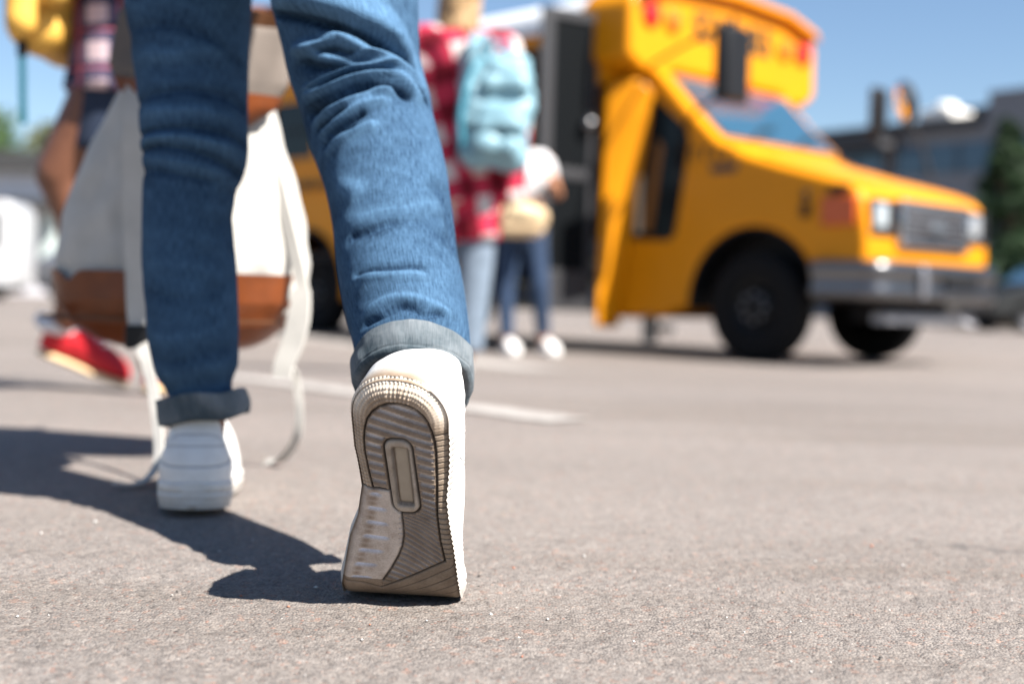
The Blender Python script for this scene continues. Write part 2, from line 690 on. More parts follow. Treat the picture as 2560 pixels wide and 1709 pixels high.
M['leather_dark'] = mat('dark_leather', (.09, .035, .012), .45, noise=(22, .3), bump=(160, .3, .0012))
M['black_plastic'] = mat('black_plastic', (.008, .008, .009), .45, spec=.3)
M['yellow'] = mat('bus_yellow', (.62, .228, .002), .42, coat=.04, noise=(1.2, .07), spec=.22)
M['bus_white'] = mat('bus_roof_white', (.72, .74, .76), .4, noise=(2, .08))
M['rubber'] = mat('tyre_rubber', (.006, .006, .0065), .9, spec=.25, bump=(60, .4, .004))
M['black'] = mat('black_trim', (.007, .007, .008), .6, spec=.3)
M['frame_grey'] = mat('door_frame_grey', (.026, .026, .029), .5)
M['dark_in'] = mat('dark_interior', (.010, .009, .009), .8)
M['chrome'] = mat('chrome', (.165, .165, .172), .32, 1.0, bump=(3.0, .25, .03))
M['chrome_bright'] = mat('bright_chrome', (.42, .42, .44), .25, 1.0)
M['steel'] = mat('dull_steel', (.26, .26, .28), .45, .8)
M['glass'] = mat('tinted_glass', (.005, .008, .010), .10, spec=.22)
M['glass_blue'] = mat('windscreen_glass', (.02, .075, .12), .03, spec=.9, coat=1.0)
M['red_lens'] = mat('red_lens', (.62, .012, .01), .18, coat=.6)
M['amber_lens'] = mat('amber_lens', (.80, .15, .005), .18, coat=.6)
M['orange_lens'] = mat('marker_lens', (.50, .075, .004), .3, coat=.2)
M['lamp_glass'] = mat('headlamp_glass', (.62, .64, .66), .08, .6)
M['blue_enamel'] = mat('blue_enamel', (.02, .05, .16), .2, coat=1)
M['step'] = mat('grey_step', (.16, .15, .15), .7, noise=(20, .2))
M['step_edge'] = mat('step_edge', (.34, .28, .16), .6)
M['seat_brown'] = mat('seat_vinyl', (.16, .07, .015), .5)

# ------------------------------------------------------------------ ground: one sheet, finer where it is close
def spaced(segs):
    out = []
    for a, b, n in segs:
        out += list(np.linspace(a, b, n, endpoint=False))
    out.append(segs[-1][1])
    return np.array(out)


def geo(a, b, n):
    return np.concatenate([np.geomspace(a, b, n)])


gx = np.concatenate([-geo(.62, 900, 60)[::-1], np.linspace(-.618, .618, 560), geo(.62, 900, 60)])
gy = np.concatenate([-geo(1.0, 700, 26)[::-1], np.linspace(-.9, .70, 24), np.linspace(.703, 1.55, 390), geo(1.555, 1500, 130)])
X, Y = np.meshgrid(gx, gy)
Z = gz(Y)
fade = np.clip((1.5 - Y) / .35, 0, 1) * np.clip((Y - .70) / .05, 0, 1) * np.clip((.61 - np.abs(X)) / .04, 0, 1)
hn = rng.normal(size=X.shape)


def blur(a, k):
    for _ in range(k):
        a = (a + np.roll(a, 1, 0) + np.roll(a, -1, 0)) / 3
        a = (a + np.roll(a, 1, 1) + np.roll(a, -1, 1)) / 3
    return a


h1 = blur(hn, 1)
h2 = blur(rng.normal(size=X.shape), 5)
h3 = blur(rng.normal(size=X.shape), 30)
Z = Z + fade * (h1 / h1.std() * .00030 + np.abs(h2 / h2.std()) * .00022 - np.maximum(h2 / h2.std() - 2.0, 0) * .0009 + h3 / h3.std() * .0006)
ground = mesh_np('ground', np.stack([X, Y, Z], -1).reshape(-1, 3), grid_faces(len(gy), len(gx)), M['asphalt'])
tag(ground, 'sunlit grey asphalt of the parking yard', kind='structure')


def painted_line(pts, wid, z=.004):
    P = catmull(pts, 40)
    d = np.gradient(P, axis=0)
    d /= np.linalg.norm(d, axis=1)[:, None]
    nrm = np.stack([-d[:, 1], d[:, 0]], 1)
    rag = rng.normal(size=(40, 2)) * .004
    a = P + nrm * (wid / 2 + rag[:, :1])
    b = P - nrm * (wid / 2 + rag[:, 1:])
    V = np.stack([np.concatenate([a, gz(a[:, 1])[:, None] + z], 1), np.concatenate([b, gz(b[:, 1])[:, None] + z], 1)], 1)
    o = mesh_np('road_marking', V.reshape(-1, 3), grid_faces(40, 2), M['line'])
    tag(o, kind='structure')
    return o


painted_line([(-1.3, 4.80), (-.845, 4.10), (-.418, 3.42), (-.081, 2.95), (.125, 2.70)], .13)
painted_line([(-2.4, 12.0), (-1.8, 11.1), (-.98, 9.6), (-.227, 7.9), (.19, 6.9)], .34)

# loose grit on the surface
ng = 1500
gyy = .72 + rng.power(1.6, ng) * 2.4
gxx = rng.uniform(-.45, .45, ng) * gyy
gs_ = rng.gamma(3.0, .00022, ng) + .00035
oct_ = np.array([(1, 0, 0), (0, 1, 0), (-1, 0, 0), (0, -1, 0), (0, 0, .7), (0, 0, -.7)], float)
of_ = np.array([(0, 1, 4), (1, 2, 4), (2, 3, 4), (3, 0, 4), (1, 0, 5), (2, 1, 5), (3, 2, 5), (0, 3, 5)])
gv = oct_[None] * gs_[:, None, None] * rng.uniform(.6, 1.4, (ng, 6, 3)) + np.stack([gxx, gyy, gz(gyy) + gs_ * .5], 1)[:, None]
pal = np.array([(.42, .40, .38), (.20, .18, .17), (.38, .15, .09), (.55, .54, .52), (.05, .045, .04), (.34, .27, .20)])
gt = np.repeat(pal[rng.choice(6, ng, p=[.3, .2, .14, .14, .12, .10])], 6, 0)
M['grit'] = attr_mat('grit', .6, 900.0, .2, .0002, 60.0, .2)
grit = mesh_np('gravel', gv.reshape(-1, 3), (of_[None] + np.arange(ng)[:, None, None] * 6).reshape(-1, 3), M['grit'], smooth=False,
               attrs={'tone': ('FLOAT_COLOR', np.concatenate([gt, np.ones((len(gt), 1))], 1))})
tag(grit, 'loose grit scattered over the asphalt in front', kind='stuff')

# ------------------------------------------------------------------ the walking person in the foreground
walker = thing('person', 'person in rolled-up blue jeans and white sneakers walking away, heel lifted in front', 'person', (-.25, 1.35, 0))

# ---- sneakers
OUT_S = [0, .04, .07, .103, .129, .15, .187, .2, .225, .26, .29, .32]
OUT_M = [-.0395, -.0400, -.0385, -.0320, -.0345, -.0415, -.0475, -.0495, -.050, -.046, -.038, -.030]
OUT_L = [.041, .041, .0412, .0398, .043, .0455, .0485, .050, .052, .0495, .043, .033]
SL = .318


def outline(s):
    s = np.asarray(s, float)
    m_ = np.interp(s, OUT_S, OUT_M)
    l_ = np.interp(s, OUT_S, OUT_L)
    hr = np.sqrt(np.clip(1 - (1 - np.clip(s / .036, 0, 1)) ** 2, 0, 1)) ** .9
    tr = np.sqrt(np.clip(1 - (1 - np.clip((SL - s) / .06, 0, 1)) ** 2, 0, 1)) ** .9
    c = .0022
    k = hr * tr
    saw = np.abs(((s / .0052) % 1) - .5) * 2
    fin = .0010 * np.where((s > .045) & (s < .2), 1 - saw, 0)
    return c + (m_ - c) * k, c + (l_ - c + fin) * k


def seg_dist(p, poly):
    """distance of points p (n,2) to an open polyline, with arc length of the nearest point"""
    best = np.full(len(p), 1e9)
    arc = np.zeros(len(p))
    acc = 0.0
    for a, b in zip(poly[:-1], poly[1:]):
        a = np.array(a)
        b = np.array(b)
        d = b - a
        L = np.linalg.norm(d)
        u = np.clip(((p - a) @ d) / (L * L), 0, 1)
        q = np.linalg.norm(p - (a + u[:, None] * d), axis=1)
        k = q < best
        best = np.where(k, q, best)
        arc = np.where(k, acc + u * L, arc)
        acc += L
    return best, arc


def in_poly(p, poly):
    x, y = p[:, 0], p[:, 1]
    c = np.zeros(len(p), bool)
    n = len(poly)
    for i in range(n):
        x1, y1 = poly[i]
        x2, y2 = poly[(i + 1) % n]
        if y1 == y2:
            continue
        k = ((y1 > y) != (y2 > y)) & (x < (x2 - x1) * (y - y1) / (y2 - y1) + x1)
        c ^= k
    return c


def sstep(a, b, x):
    u = np.clip((x - a) / (b - a), 0, 1)
    return u * u * (3 - 2 * u)


def rrect(s, t, cs, ct, hs, ht, rad, rot):
    u = (s - cs) * math.cos(rot) + (t - ct) * math.sin(rot)
    v = -(s - cs) * math.sin(rot) + (t - ct) * math.cos(rot)
    qx = np.abs(u) - hs + rad
    qy = np.abs(v) - ht + rad
    return np.minimum(np.maximum(qx, qy), 0) + np.hypot(np.maximum(qx, 0), np.maximum(qy, 0)) - rad


U_IN = [(.102, -.0208), (.092, -.0229), (.082, -.0247), (.068, -.0268), (.057, -.0272), (.046, -.0262), (.037, -.0238), (.030, -.0195), (.0245, -.0137),
        (.0208, -.0065), (.0196, .0005), (.0202, .0085), (.0228, .0158), (.027, .0212), (.033, .0252), (.041, .0282), (.050, .0302), (.060, .0311), (.086, .0317),
        (.119, .0321), (.146, .0343), (.167, .0378)]
EF = [(.122, .0025), (.134, .0036), (.145, .0040), (.156, .0025), (.166, -.0008), (.18, -.0072), (.193, -.0141)]
GL = [(.167, .0378), (.182, .0162), (.197, -.0074), (.203, -.016)]


def sole_relief(s, t):
    p = np.stack([s, t], 1)
    so = np.linspace(0, SL, 240)
    m_, l_ = outline(so)
    ring = list(zip(so[::-1], m_[::-1])) + list(zip(so, l_))
    d, arc = seg_dist(p, ring)
    heel = sstep(.13, .07, s)
    h = -(.0095 * heel + .0035 * (1 - heel)) * np.clip(1 - d / (.0135 * heel + .006 * (1 - heel)), 0, 1) ** 1.8
    col = np.tile(np.array([.20, .145, .10]), (len(s), 1))
    ud, _ = seg_dist(p, U_IN)
    upoly = U_IN + [(.203, -.016), (.193, -.0141), (.18, -.0072), (.166, -.0008), (.156, .0025), (.145, .0040), (.134, .0036), (.122, .0025), (.118, -.004), (.102, -.0062)]
    inU = in_poly(p, upoly)
    wo = rrect(s, t, .0866, .0037, .0348, .0117, .0088, .112)
    wi = rrect(s, t, .0866, .0046, .0268, .0063, .0016, .085)
    gd, _ = seg_dist(p, GL)
    ed, _ = seg_dist(p, EF)
    below_g = (s > np.interp(t, [-.016, -.0074, .0162, .0378, .06], [.203, .197, .182, .167, .153])) & (t > -.02)
    ribz = inU & (wo > .0012) & ~below_g
    # transverse ribs of the heel and the fanned ones towards the ball
    fan = sstep(.095, .14, s)
    tilt = .17 + .05 * np.sin(s * 60) + fan * .42
    sp = s - tilt * (t - .0) - fan * 6.0 * (t - .01) ** 2
    pitch = .0082 * (1 - fan) + .0060 * fan
    ph = (sp / pitch) % 1.0
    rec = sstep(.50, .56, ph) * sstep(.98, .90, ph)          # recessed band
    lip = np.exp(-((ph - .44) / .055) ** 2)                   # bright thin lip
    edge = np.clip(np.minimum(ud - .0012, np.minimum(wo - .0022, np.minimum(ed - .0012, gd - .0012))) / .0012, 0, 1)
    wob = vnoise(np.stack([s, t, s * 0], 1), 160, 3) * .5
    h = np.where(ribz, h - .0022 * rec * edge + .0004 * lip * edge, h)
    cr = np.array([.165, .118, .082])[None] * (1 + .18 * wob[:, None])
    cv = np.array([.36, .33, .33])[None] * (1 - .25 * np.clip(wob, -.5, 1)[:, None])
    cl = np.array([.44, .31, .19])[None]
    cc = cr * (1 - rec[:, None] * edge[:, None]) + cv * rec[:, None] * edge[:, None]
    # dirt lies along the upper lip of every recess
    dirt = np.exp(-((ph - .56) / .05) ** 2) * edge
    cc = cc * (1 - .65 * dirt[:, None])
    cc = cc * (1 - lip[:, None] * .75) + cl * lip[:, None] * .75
    col = np.where(ribz[:, None], cc, col)
    # textured heel rim
    rim = (~inU) & (ud > .0008) & (((s < .0405)) | ((t < 0) & (s < .102)))
    a_ = arc / .0034
    b_ = d / .0034
    st = np.clip(np.cos(2 * math.pi * (a_ + b_) * .5) * np.cos(2 * math.pi * (a_ - b_) * .5), -1, 1)
    worn = 1 - .75 * sstep(.006, .03, t) * sstep(.012, .024, s)
    pip = np.where(st > 0, st, st * .25)
    h = np.where(rim, h + .0010 * pip * worn, h)
    cr2 = np.array([.27, .195, .13])[None] * (1 + .32 * (st * worn)[:, None])
    light = sstep(.016, .002, d) * sstep(.05, .02, s)
    cr2 = cr2 * (1 - light[:, None]) + np.array([.56, .48, .38])[None] * light[:, None] * (1 + .18 * (st * worn)[:, None])
    col = np.where(rim[:, None], cr2, col)
    # fins on the outer edge
    fz = (~inU) & (t > 0) & (s >= .0405) & ~below_g & (ud > .0008)
    fp = (s / .0052) % 1
    fg = np.exp(-((fp - .5) / .10) ** 2)
    h = np.where(fz, h - .0016 * fg, h)
    cf = np.array([.21, .155, .105])[None] * (1 - .6 * fg[:, None]) * (1 + .25 * sstep(.004, 0, d)[:, None])
    col = np.where(fz[:, None], cf, col)
    # smooth arch with short grooves
    ez = (~inU) & (t < .01) & (s >= .102) & (s < .192) & (wo > 0)
    ep = ((s - .1075) / .0140)
    k = np.abs(ep - np.round(ep)) * .0140
    t0 = np.interp(s, [.10, .14, .19], [-.0245, -.029, -.042])
    t1 = np.interp(s, [.10, .12, .15, .19], [-.014, -.008, -.006, -.022])
    gr = np.exp(-(k / .0015) ** 2) * sstep(0, .004, t - t0) * sstep(0, .006, t1 - t)
    h = np.where(ez, h - .0017 * gr, h)
    sm = np.exp(-(((k - .0045)) / .0028) ** 2) * np.exp(-((t - t0 - .005) / .0042) ** 2)
    ce = np.array([.40, .33, .275])[None] * (1 - .14 * sstep(.012, 0, d)[:, None])
    ce = ce * (1 - gr[:, None]) + np.array([.42, .43, .50])[None] * gr[:, None]
    ce = ce * (1 - .55 * (sm * (1 - gr))[:, None] * np.array([.8, .95, 1.1])[None])
    col = np.where(ez[:, None], ce, col)
    # forefoot band with flow lines
    gz_ = below_g & ~inU | (s >= .192)
    gq = (gd / .0088) % 1
    gl = np.exp(-((gq - .97) / .07) ** 2) * (gd > .004) * (t > -.012)
    h = np.where(gz_, h - .0008 * gl, h)
    cg = np.array([.165, .118, .078])[None] * (1 - .45 * gl[:, None]) * (1 + .2 * wob[:, None])
    hl = sstep(-.004, -.02, t)[:, None]
    cg = cg * (1 - hl) + np.array([.185, .13, .085])[None] * hl
    col = np.where(gz_[:, None], cg, col)
    # window frame
    fr = (wo < 0) & (wi > 0)
    h = np.where(fr, h + .0009 * np.clip(-wo / .003, 0, 1) - .0016 * np.exp(-(wi / .0011) ** 2), h)
    cw = np.array([.29, .235, .18])[None] * (1 - .45 * np.exp(-((wi) / .0016) ** 2)[:, None]) * (1 + .12 * sstep(.10, .12, s)[:, None])
    col = np.where(fr[:, None], cw, col)
    h = np.where(wi <= 0, h - .0040, h)
    # engraved lines
    ends = [(.102, -.033), (.102, -.0072)]
    md, _ = seg_dist(p, ends)
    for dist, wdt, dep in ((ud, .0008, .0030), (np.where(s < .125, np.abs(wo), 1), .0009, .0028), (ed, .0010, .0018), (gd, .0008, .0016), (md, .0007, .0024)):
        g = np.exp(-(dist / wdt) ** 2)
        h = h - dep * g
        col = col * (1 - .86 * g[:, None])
    ml = [(.203, -.016), (.1975, -.03), (.196, -.046)]
    xd, _ = seg_dist(p, ml)
    g = np.exp(-(xd / .0009) ** 2)
    col = col * (1 - .5 * g[:, None])
    h = h - .0008 * g
    return h, col


def sneaker(bend0, b0, b1, place, xs, yaw, parent, fine, laces, roll=0.0):
    """bend0: pitch of the heel part (deg); place = (s of contact, X, Y); xs: +1 right foot, -1 left"""
    S = np.linspace(0, .33, 661)
    ds = S[1] - S[0]
    u = np.clip((S - b0) / (b1 - b0), 0, 1)
    a = math.radians(bend0) * (1 - u * u * (3 - 2 * u))
    Yc = np.cumsum(np.cos(a)) * ds
    Zc = -np.cumsum(np.sin(a)) * ds
    Zc -= Zc.min()
    Yc -= np.interp(place[0], S, Yc)
    cy, sy = math.cos(yaw), math.sin(yaw)

    def to3(s, t, n):
        s = np.asarray(s, float)
        aa = np.interp(s, S, a)
        if roll:
            ro = math.radians(roll) * (1 - .86 * sstep(.11, .215, s))
            t, n = t * np.cos(ro) - n * np.sin(ro), t * np.sin(ro) + n * np.cos(ro)
        y = np.interp(s, S, Yc) + n * (-np.sin(aa))
        z = np.interp(s, S, Zc) + n * (-np.cos(aa))
        x = t * xs
        return np.stack([place[1] + x * cy + y * sy, place[2] - x * sy + y * cy, z + .0035], -1)

    # perimeter, heel -> outer side -> toe -> inner side
    so = np.concatenate([[0.0], .036 * (1 - np.cos(np.linspace(.12, math.pi / 2, 26))), np.linspace(.037, .258, 420 if fine else 120), SL - .06 * (1 - np.sin(np.linspace(0.03, math.pi / 2 - .02, 26))) ** 1.0])
    so = np.unique(np.clip(so, 0, SL - 1e-5))
    m_, l_ = outline(so)
    ps = np.concatenate([so, so[::-1][1:-1]])
    pt = np.concatenate([l_, m_[::-1][1:-1]])
    n = len(ps)
    d2 = np.stack([np.roll(ps, -1) - np.roll(ps, 1), np.roll(pt, -1) - np.roll(pt, 1)], 1)
    d2 /= np.linalg.norm(d2, axis=1)[:, None] + 1e-12
    on = np.stack([-d2[:, 1], d2[:, 0]], 1)
    for _ in range(6):
        on = (on + np.roll(on, 1, 0) + np.roll(on, -1, 0)) / 3
    # outward check
    if (on * np.stack([ps - .15, pt], 1)).sum() < 0:
        on = -on
    heel = sstep(.13, .07, ps)
    bev = .0095 * heel + .0035 * (1 - heel) if fine else np.full(n, .0035)
    hm = np.interp(ps, [0, .12, .22, .32], [.031, .028, .023, .022])

    def ring(off, nn):
        return to3(ps + on[:, 0] * off, pt + on[:, 1] * off, nn)
    up = mesh = None
    # upper
    hc = np.interp(ps, [0, .012, .03, .055, .085, .11], [.100, .099, .088, .074, .080, .094])
    ht = np.interp(ps, [.10, .125, .16, .20, .24, .27, .30, .32], [.102, .114, .114, .102, .082, .064, .048, .034])
    cc = sstep(.098, .135, ps)
    rows = []
    tones = []
    NR = 110 if fine else 60
    for r in np.linspace(0, 1, NR):
        lean = .0 + .014 * r ** 1.3
        off = -.0022 + .0030 * math.sin(math.pi * min(r * 1.25, 1)) - .010 * r ** 2.2
        A_s = ps + on[:, 0] * off + lean * sstep(.06, 0, ps)
        A_t = pt + on[:, 1] * off
        A_n = -(hm - .003 + (hc - hm + .003) * r)
        th = r * math.pi / 2
        ks = np.clip(1 - .9 * (1 - math.cos(th)) * sstep(.25, .32, ps), 0, 1)
        B_s = np.where(ps > .25, .25 + (ps - .25) * ks, ps)
        B_t = .001 + (pt + on[:, 1] * -.001 - .001) * (math.cos(th) ** .85 if r < 1 else 0.0)
        B_n = -(hm - .003 + (ht - hm + .003) * math.sin(th))
        s_ = A_s * (1 - cc) + B_s * cc
        t_ = A_t * (1 - cc) + B_t * cc
        n_ = A_n * (1 - cc) + B_n * cc
        # stitched panel edges
        hgt = -n_
        gv = np.zeros(n)
        for line, lo, hi, wd in (((.047 + .010 * sstep(0, .05, ps)), -1, .10, .0009), ((.066 + .004 * np.cos(ps * 40)), -1, .055, .0008), ((.083 - .02 * sstep(0, .04, ps)), -1, .05, .0007)):
            gv += np.exp(-((hgt - line) / wd) ** 2) * ((ps > lo) & (ps < hi))
        vl = .062 + (hgt - .03) * .45
        gv += np.exp(-((ps - vl) / .0009) ** 2) * (hgt > .03) * (hgt < .075) * (ps > .03)
        sw = np.exp(-((hgt - (.035 + 1.1 * (ps - .085) ** 1.0)) / .0011) ** 2) * (ps > .085) * (ps < .125)
        gv += sw
        gv = np.clip(gv, 0, 1)
        tones.append(np.stack([.66 - .40 * gv, .655 - .40 * gv, .64 - .39 * gv, np.ones(n)], 1))
        dpt = -.0009 * gv
        step = .0011 * (hgt < (.047 + .010 * sstep(0, .05, ps))) * (ps < .10)
        s_ = s_ + on[:, 0] * (dpt + step)
        t_ = t_ + on[:, 1] * (dpt + step)
        rows.append(to3(s_, t_, n_))
    # rolled collar lining
    for k in range(1, 9):
        q = k / 8
        off = -.010 - .009 * math.sin(q * math.pi / 2)
        A_s = ps + on[:, 0] * off + .014 * sstep(.06, 0, ps)
        A_t = pt + on[:, 1] * off
        A_n = -(hc + .002 * math.sin(q * math.pi) - .035 * q ** 2)
        B_n = -(ht - .001 * q)
        s_ = A_s * (1 - cc) + ps * cc
        s_ = np.where(ps > .25, .25 + (ps - .25) * np.clip(1 - .9 * sstep(.25, .32, ps), 0, 1), s_)
        t_ = A_t * (1 - cc) + .001 * cc
        rows.append(to3(s_, t_, A_n * (1 - cc) + B_n * cc))
        tones.append(np.tile((.6, .6, .59, 1.0), (n, 1)))
    V = np.stack(rows, 0)
    up = mesh_np('sneaker', V.reshape(-1, 3), grid_faces(V.shape[0], n, True, flip=(xs < 0)), M['upper'], parent, attrs={'tone': ('FLOAT_COLOR', np.stack(tones, 0).reshape(-1, 4))})
    # midsole
    rows = []
    mt = []
    prof = [(-.0005, -.004), (.0, 0), (.0012, .003), (.0020, .008), (.0020, .012), (.0008, .0128), (.0008, .0138), (.0020, .0146), (.0018, .021), (.0004, .0235), (-.003, .0245)]
    for off, q in prof:
        nn = np.where(q <= 0, bev * 1.0 + q, bev + (hm - bev) * (q / .0245))
        off_ = off if not fine else off - .0016 * heel * (pt < .025)
        rows.append(ring(off_, -nn))
        dk = (sstep(.022, .0, max(q, 0)) * sstep(.112, .098, ps) * sstep(.036, .020, pt))[:, None] if fine else np.zeros((n, 1))
        dk = dk + (1 - dk) * .35 * (max(0, 1 - max(q, 0) / .006))
        if .012 < q < .0142 or .006 < q < .0085:
            dk = np.maximum(dk, .35)
        tn = np.array([.60, .585, .555])[None] * (1 - dk) + np.array([.24, .175, .12])[None] * dk
        mt.append(np.concatenate([tn, np.ones((n, 1))], 1))
    V = np.stack(rows, 0)
    mesh_np('midsole', V.reshape(-1, 3), grid_faces(V.shape[0], n, True, flip=(xs < 0)), M['midsole'], up, attrs={'tone': ('FLOAT_COLOR', np.stack(mt, 0).reshape(-1, 4))})
    # outsole
    gs = np.concatenate([.036 * (1 - np.cos(np.linspace(0.0, math.pi / 2, 70))) ** 1.0, np.linspace(.0365, .246, 400), np.linspace(.248, SL - .0005, 30)]) if fine else np.concatenate([.036 * (1 - np.cos(np.linspace(0.0, math.pi / 2, 16))), np.linspace(.04, SL - .0005, 60)])
    gw = np.linspace(0, 1, 200 if fine else 30)
    gm, gl = outline(gs)
    SS = np.repeat(gs[:, None], len(gw), 1)
    TT = gm[:, None] + (gl - gm)[:, None] * gw[None]
    if fine:
        h, col = sole_relief(SS.ravel(), TT.ravel())
    else:
        hl = sstep(.13, .07, SS)
        dd = np.minimum(gw, 1 - gw)[None] * (gl - gm)[:, None]
        h = -.0035 * np.clip(1 - dd / .006, 0, 1) ** 1.8
        h = h.ravel()
        col = np.tile((.3, .25, .2), (len(h), 1))
    V = to3(SS.ravel(), TT.ravel(), h)
    o = mesh_np('outsole', V, grid_faces(len(gs), len(gw), flip=(xs > 0)), M['outsole'], up,
                attrs={'tone': ('FLOAT_COLOR', np.concatenate([np.clip((col * .80 + col.mean(1, keepdims=True) * .20) * (1.30 if fine else 1.3), 0, 1), np.ones((len(col), 1))], 1))})
    if fine:
        ws = np.linspace(-1, 1, 40)
        wt = np.linspace(-1, 1, 16)
        A, B = np.meshgrid(ws, wt, indexing='ij')
        hh = -.0024 - .0012 * (np.clip((np.abs(A) - .9) / .1, 0, 1) + np.clip((np.abs(B) - .82) / .18, 0, 1))
        s_ = .0866 + A * .0262 * math.cos(.085) - B * .0060 * math.sin(.085)
        t_ = .0046 + A * .0262 * math.sin(.085) + B * .0060 * math.cos(.085)
        mesh_np('sole_window', to3(s_.ravel(), t_.ravel(), hh.ravel()), grid_faces(40, 16, flip=(xs > 0)), M['window_grey'], up)
    if laces:
        for k in range(6):
            sA = .128 + k * .018
            hA = np.interp(sA, [.10, .125, .16, .20, .24], [.102, .114, .114, .102, .082])
            tt = np.linspace(-1, 1, 15)
            P = to3(np.full(15, sA), tt * .026, -(hA - .004 - .016 * tt ** 2 + .006))
            mb = MB()
            mb.tube(P, .0032, 8)
            mb.build('lace', M['lace'], up)
        for sg in (-1, 1):
            c = to3(np.array([.122]), np.array([.01 * sg]), -np.array([.121]))[0]
            q = np.linspace(0, 1, 24)
            P = np.stack([c[0] + sg * .034 * np.sin(q * math.pi), c[1] + .01 * np.sin(q * 2 * math.pi), c[2] + .012 * np.sin(q * 2 * math.pi) + .004], 1)
            mb = MB()
            mb.tube(P, .003, 8)
            mb.build('lace', M['lace'], up)
    return up, to3


shoe_r, map_r = sneaker(63, .178, .243, (.225, -.0875, 1.082), 1, 0.0, walker, True, False, 12.0)
shoe_l, map_l = sneaker(2.0, .19, .25, (.02, -.357, 1.455), -1, math.radians(-11.5), walker, False, True)

# ---- jeans
LEG_R = [(-0.0849, 1.115, 0.1721, 0.0506), (-0.0869, 1.135, 0.1919, 0.0511), (-0.0907, 1.165, 0.2179, 0.0528), (-0.1004, 1.195, 0.2491, 0.0569), (-0.1124, 1.235, 0.2905, 0.0584), (-0.1213, 1.27, 0.3343, 0.0595), (-0.1329, 1.305, 0.3803, 0.0624), (-0.1521, 1.34, 0.4284, 0.0663), (-0.1644, 1.36, 0.4672, 0.0672), (-0.1755, 1.365, 0.4998, 0.0702), (-0.1808, 1.368, 0.5324, 0.073), (-0.1873, 1.372, 0.5698, 0.0778), (-0.1959, 1.385, 0.6281, 0.0831), (-0.2109, 1.41, 0.719, 0.0901)]
LEG_L = [(-0.3583, 1.5, 0.1067, 0.0471), (-0.364, 1.5, 0.1373, 0.043), (-0.3734, 1.505, 0.1881, 0.0518), (-0.3787, 1.51, 0.2392, 0.054), (-0.3841, 1.515, 0.2906, 0.0546), (-0.3871, 1.515, 0.3419, 0.052), (-0.3861, 1.52, 0.3834, 0.0547), (-0.3817, 1.525, 0.4149, 0.0621), (-0.3846, 1.53, 0.4464, 0.0627), (-0.3909, 1.545, 0.5002, 0.0648), (-0.3976, 1.555, 0.5539, 0.0704), (-0.4025, 1.56, 0.607, 0.0758), (-0.4035, 1.555, 0.6682, 0.0813), (-0.3962, 1.54, 0.7568, 0.0907)]
# folds: (strength m, width in k, width in angle, points (k, angle))
FOLD_R = [
    (-.0110, .16, [(10.69, -1.29), (10.3, -.8), (10.0, -.45), (9.61, -.07), (9.16, .28), (8.5, .56), (7.98, .77), (7.49, .94), (7.07, 1.05)]),
    (.0105, .34, [(10.75, -1.01), (10.4, -.45), (10.0, .03), (9.6, .38), (8.85, .80), (8.0, 1.05), (7.5, 1.15)]),
    (.0060, .17, [(9.32, -.77), (9.19, -.31), (9.38, -.07), (8.96, .1), (8.6, .24), (8.31, .45), (7.75, .55), (7.49, .77), (7.33, .98)]),
    (-.0040, .12, [(9.03, -.35), (8.89, -.14), (8.67, .03)]),
    (.0045, .15, [(9.09, -.59), (8.6, -.31), (8.05, -.17), (7.79, .03), (7.69, .35)]),
    (-.0075, .16, [(8.89, -.7), (8.67, -.56), (8.44, -.35), (8.05, -.21)]),
    (-.0080, .15, [(7.62, -.49), (7.69, -.35), (7.72, -.14), (7.62, .07), (7.56, .31)]),
    (.0065, .13, [(7.95, -1.05), (7.66, -.87), (7.42, -.49), (7.36, -.07), (7.36, .21), (7.29, .45), (7.05, .66), (6.88, .8)]),
    (.0040, .11, [(8.21, -1.01), (8.02, -.73), (7.92, -.49), (7.86, -.31)]),
    (-.0065, .11, [(7.17, -.14), (7.1, .07), (7.0, .31), (6.82, .63)]),
    (-.0085, .16, [(7.43, -1.15), (7.26, -.91), (7.14, -.63), (7.04, -.31), (6.97, -.07)]),
    (.0060, .11, [(6.94, -1.05), (6.84, -.8), (6.79, -.52), (6.79, -.17), (6.86, .03), (6.86, .28)]),
    (-.0055, .10, [(6.76, -.98), (6.68, -.73), (6.68, -.5)]),
    (.0048, .09, [(6.61, -.98), (6.54, -.73), (6.55, -.45), (6.58, -.17), (6.61, .14)]),
    (-.0040, .07, [(6.46, -.8), (6.42, -.49), (6.46, -.21)]),
    (-.0040, .09, [(6.36, -1.0), (6.34, -.7), (6.28, -.45)]),
    (.0036, .11, [(6.19, -.98), (6.18, -.7), (6.15, -.38), (6.15, -.14)]),
    (-.0042, .17, [(3.95, -.75), (3.88, -.42), (3.91, -.07)]),
    (.0028, .20, [(4.45, -1.01), (4.27, -.42), (4.24, .1), (4.59, .8)]),
    (.0034, .12, [(3.20, -1.12), (2.93, -.59), (2.72, -.21), (2.62, .24)]),
    (-.0040, .10, [(3.10, -.8), (3.02, -.55), (2.88, -.2), (2.86, .24)]),
    (-.0062, .16, [(1.75, -.85), (1.66, -.52), (1.80, -.15)]),
    (.0040, .15, [(2.05, -.9), (2.1, -.3), (1.9, .2), (1.75, .6)]),
    (-.0050, .14, [(1.72, .0), (1.50, .22), (1.62, .5)]),
    (-.0030, .2, [(4.9, .9), (4.4, 1.15), (3.8, 1.2)]),
    (.0030, .2, [(5.6, -1.2), (5.2, -.9), (4.9, -.6)]),
]
